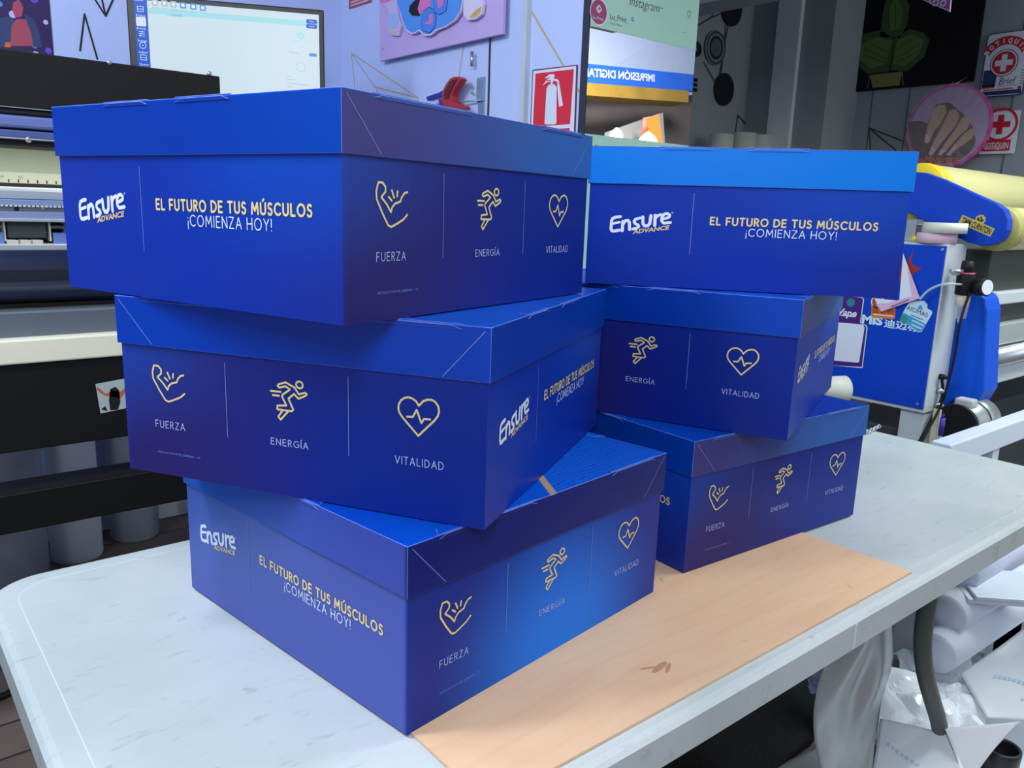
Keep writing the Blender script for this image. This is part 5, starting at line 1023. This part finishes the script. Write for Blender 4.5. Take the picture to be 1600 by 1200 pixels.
b_ = mb.build('foam_board_stack', [mat('white foam board', (206, 216, 230), 0.4)], loc=p1_, bevel=0.002); b_.rotation_euler = (0.05, -0.03, math.atan2((p0_-p1_).y, (p0_-p1_).x)-PI/2*0); b_.rotation_euler[2] = math.radians(-48); b_.location = p0_+Vector((0, 0, 0.055))
tag(b_, 'thin white boards lying on the vinyl rolls at the right edge', 'board')
st = thing('white_stand', 'white metal foot stand behind the table leg', 'stand', (2.0, 0.95, 0))
P0, P1 = at_y(1397, 958, 0.95), at_y(1434, 1012, 0.95); Q1 = at_y(1474, 962, 0.95)
MB().box((P0.x-2.0, 0, 0.0), (P1.x-2.0+0.02, 0.08, P0.z)).build('base', LW, st, bevel=0.003)
U0, U1 = at_y(1461, 955, 0.93), at_y(1487, 922, 0.93); MB().box((U0.x-2.0, -0.02, U0.z), (U1.x-2.0, 0.06, U1.z)).build('block', LW, st, bevel=0.004)
MB().box((U0.x-2.0+0.01, 0.0, P0.z), (U0.x-2.0+0.04, 0.04, U0.z)).build('post', LW, st)
G0, G1 = at_y(1396, 1022, 0.86), at_y(1442, 1050, 0.86); MB().prism([(G0.x-2.0-0.25, -0.09, G0.z+0.06), (G1.x-2.0, -0.09, G1.z+0.015), (G1.x-2.0, -0.09, G1.z-0.015), (G0.x-2.0-0.25, -0.09, G0.z+0.02)], (0, 0.04, 0)).build('grey_bar', DGREY, st)
# sheets, far to near
sheet('floor_sheet', 'large smooth white sheet sloping at the right edge with faint cyan print', 'sheet', (Z(1500,1052,0.16), Z(1655,945,0.34), Z(1680,1130,0.10), Z(1542,1122,0.10)), 24, 24, 0.02, 5, 2, LINER, grp, printcol=[(0.25, 0.35, 0.3, 0.25), (0.45, 0.75, 0.3, 0.1)])
sheet('floor_sheet', 'crumpled glossy white film behind the table leg', 'sheet', (Z(1395,1020,0.16), Z(1515,1010,0.16), Z(1552,1140,0.09), Z(1440,1165,0.10)), 26, 26, 0.03, 11, 4, SHINY, grp, crease=0.05)
sheet('floor_sheet', 'wrinkled glossy white film left of the table leg', 'sheet', (Z(1385,1038,0.20), Z(1440,1052,0.20), Z(1484,1160,0.13), Z(1370,1150,0.17)), 22, 22, 0.025, 9, 7, SHINY, grp, crease=0.035)
sheet('floor_sheet', 'smooth white sheet curling at the bottom edge with cyan print', 'sheet', (Z(1376,1125,0.20), Z(1482,1146,0.235), Z(1540,1280,0.14), Z(1350,1290,0.12)), 20, 20, 0.018, 6, 9, LINER, grp, printcol=[(0.12, 0.25, 0.4, 0.2)])
sheet('floor_sheet', 'folded white paper cone right of the table leg foot', 'sheet', (Z(1472,1138,0.245), Z(1592,1128,0.16), Z(1550,1178,0.16), Z(1508,1230,0.16)), 14, 14, 0.01, 6, 11, mat('warm white paper', (206, 208, 216), 0.5), grp)
sheet('floor_sheet', 'flat white scrap sheet covering the floor beside the black crate', 'sheet', (Z(1150,1230,0.006), Z(1330,1140,0.006), Z(1420,1180,0.006), Z(1300,1300,0.006)), 16, 16, 0.004, 8, 13, LINER2, grp)
sheet('floor_sheet', 'pale floor covering sheet under the crumpled film', 'sheet', (Z(1330,1120,0.004), (3.2, 0.98, 0.004), (2.6, 0.25, 0.004), (1.45, 0.40, 0.004)), 10, 10, 0.003, 4, 15, LINER, grp)
# translucent grey film hanging from the table edge
def film(name, label, rows, m, seed):
    mb = MB(); nu = 14; V = []
    for j, (L_, R_) in enumerate(rows):
        for i in range(nu+1):
            u = i/nu; p = L_.lerp(R_, u); p = p+Vector((0, -1, 0))*(0.014*math.sin(u*PI*1.2+j*0.3)+0.02*noise.noise(p*9+Vector((seed,0,0)))); V.append(p)
    V2 = V; mb.v = [tuple(p) for p in V2]
    for j in range(len(rows)-1):
        for i in range(nu): a = j*(nu+1)+i; mb.f.append((a, a+1, a+nu+2, a+nu+1)); mb.mi.append(0); mb.sm.append(True)
    o = mb.build(name, m); s = o.modifiers.new('smooth', 'SUBSURF'); s.levels = 1; s.render_levels = 1; s2 = o.modifiers.new('thick', 'SOLIDIFY'); s2.thickness = 0.001
    return tag(o, label, 'film')
yf = 0.60
rows = [(at_y(a, va, yf), at_y(b, vb, yf)) for a, va, b, vb in ((1322, 992, 1396, 950), (1302, 1010, 1402, 985), (1280, 1040, 1404, 1030), (1262, 1075, 1400, 1070), (1254, 1110, 1394, 1105), (1258, 1150, 1384, 1140), (1268, 1190, 1366, 1185), (1276, 1250, 1350, 1240))]
film('hanging_film', 'grey translucent film hanging from the table edge over the floor scraps', rows, mat('grey translucent film', (150, 158, 160), 0.22, 0.6, var=0.08, scale=4, bump=0.15, bscale=10), 3)
sheet('crumpled_paper', 'lavender crumpled paper tucked under the table beside the black crate', 'paper', (at_y(1262,1052,0.72), at_y(1330,1010,0.72), at_y(1310,1068,0.74), at_y(1268,1085,0.74)), 10, 10, 0.02, 14, 5, mat('lavender paper', (150, 156, 206), 0.5), None, crease=0.03)
# black crate under the table
c0 = Z(1262, 1156, 0); mb = MB().box((-0.62, 0, 0), (0, 0.34, 0.50)); 
mb.box((-0.63, -0.01, 0.46), (0.01, 0.35, 0.505)); rnd = random.Random(9)
bc = mb.build('black_crate', mat('glossy black wrap', (7, 7, 9), 0.35, 0.3, var=0.1, bump=0.15, bscale=40), loc=(c0.x, c0.y-0.02, 0), bevel=0.01); tag(bc, 'black wrapped crate on the floor under the folding table', 'crate')
# black mug at the lower right corner
P = Z(1566, 1168, 0.10); mg = thing('black_mug', 'black mug on the floor at the lower right corner', 'mug', (P.x, P.y, 0.0))
MB().lathe((0,0,0.006), (0,0,1), [(0, 0.030), (0.004, 0.036), (0.09, 0.040), (0.096, 0.039), (0.096, 0.034), (0.09, 0.033), (0.012, 0.029), (0.010, 0.0)], 32, 0, False).build('cup', mat('matt black ceramic', (26, 28, 32), 0.4, 0.5), mg)
MB().tube([(0.036+0.026*math.sin(t*PI/10), 0, 0.052+0.028*math.cos(t*PI/10)) for t in range(11)], 0.005, 8).build('handle', mat('matt black ceramic', (26, 28, 32)), mg)
P = Z(1530, 1196, 0.02); tag(MB().box((-0.05, -0.03, 0.008), (0.05, 0.03, 0.03)).build('blue_box', mat('navy carton', (24, 40, 120), 0.5), loc=(P.x, P.y, 0), bevel=0.002), 'small navy carton on the floor beside the black mug', 'box')
P = Z(1592, 700, 0.55); mb = MB().lathe((0,0,0), (1,0,0), [(0, 0.07), (0, 0.12), (0.05, 0.12), (0.05, 0.07)], 32, 0, False).lathe((-0.004,0,0), (1,0,0), [(0, 0.112), (0, 0.123), (0.012, 0.123), (0.012, 0.112)], 32, 1, False); mb.box((0.01,-0.02,-P.z),(0.04,0.02,-0.10),0)
tag(mb.build('cable_drum', [mat('tan card drum', (170, 148, 104), 0.6), YEL2], loc=(2.75, 1.0, 0.45)), 'tan drum with a yellow rim below the white bar', 'drum') if False else None
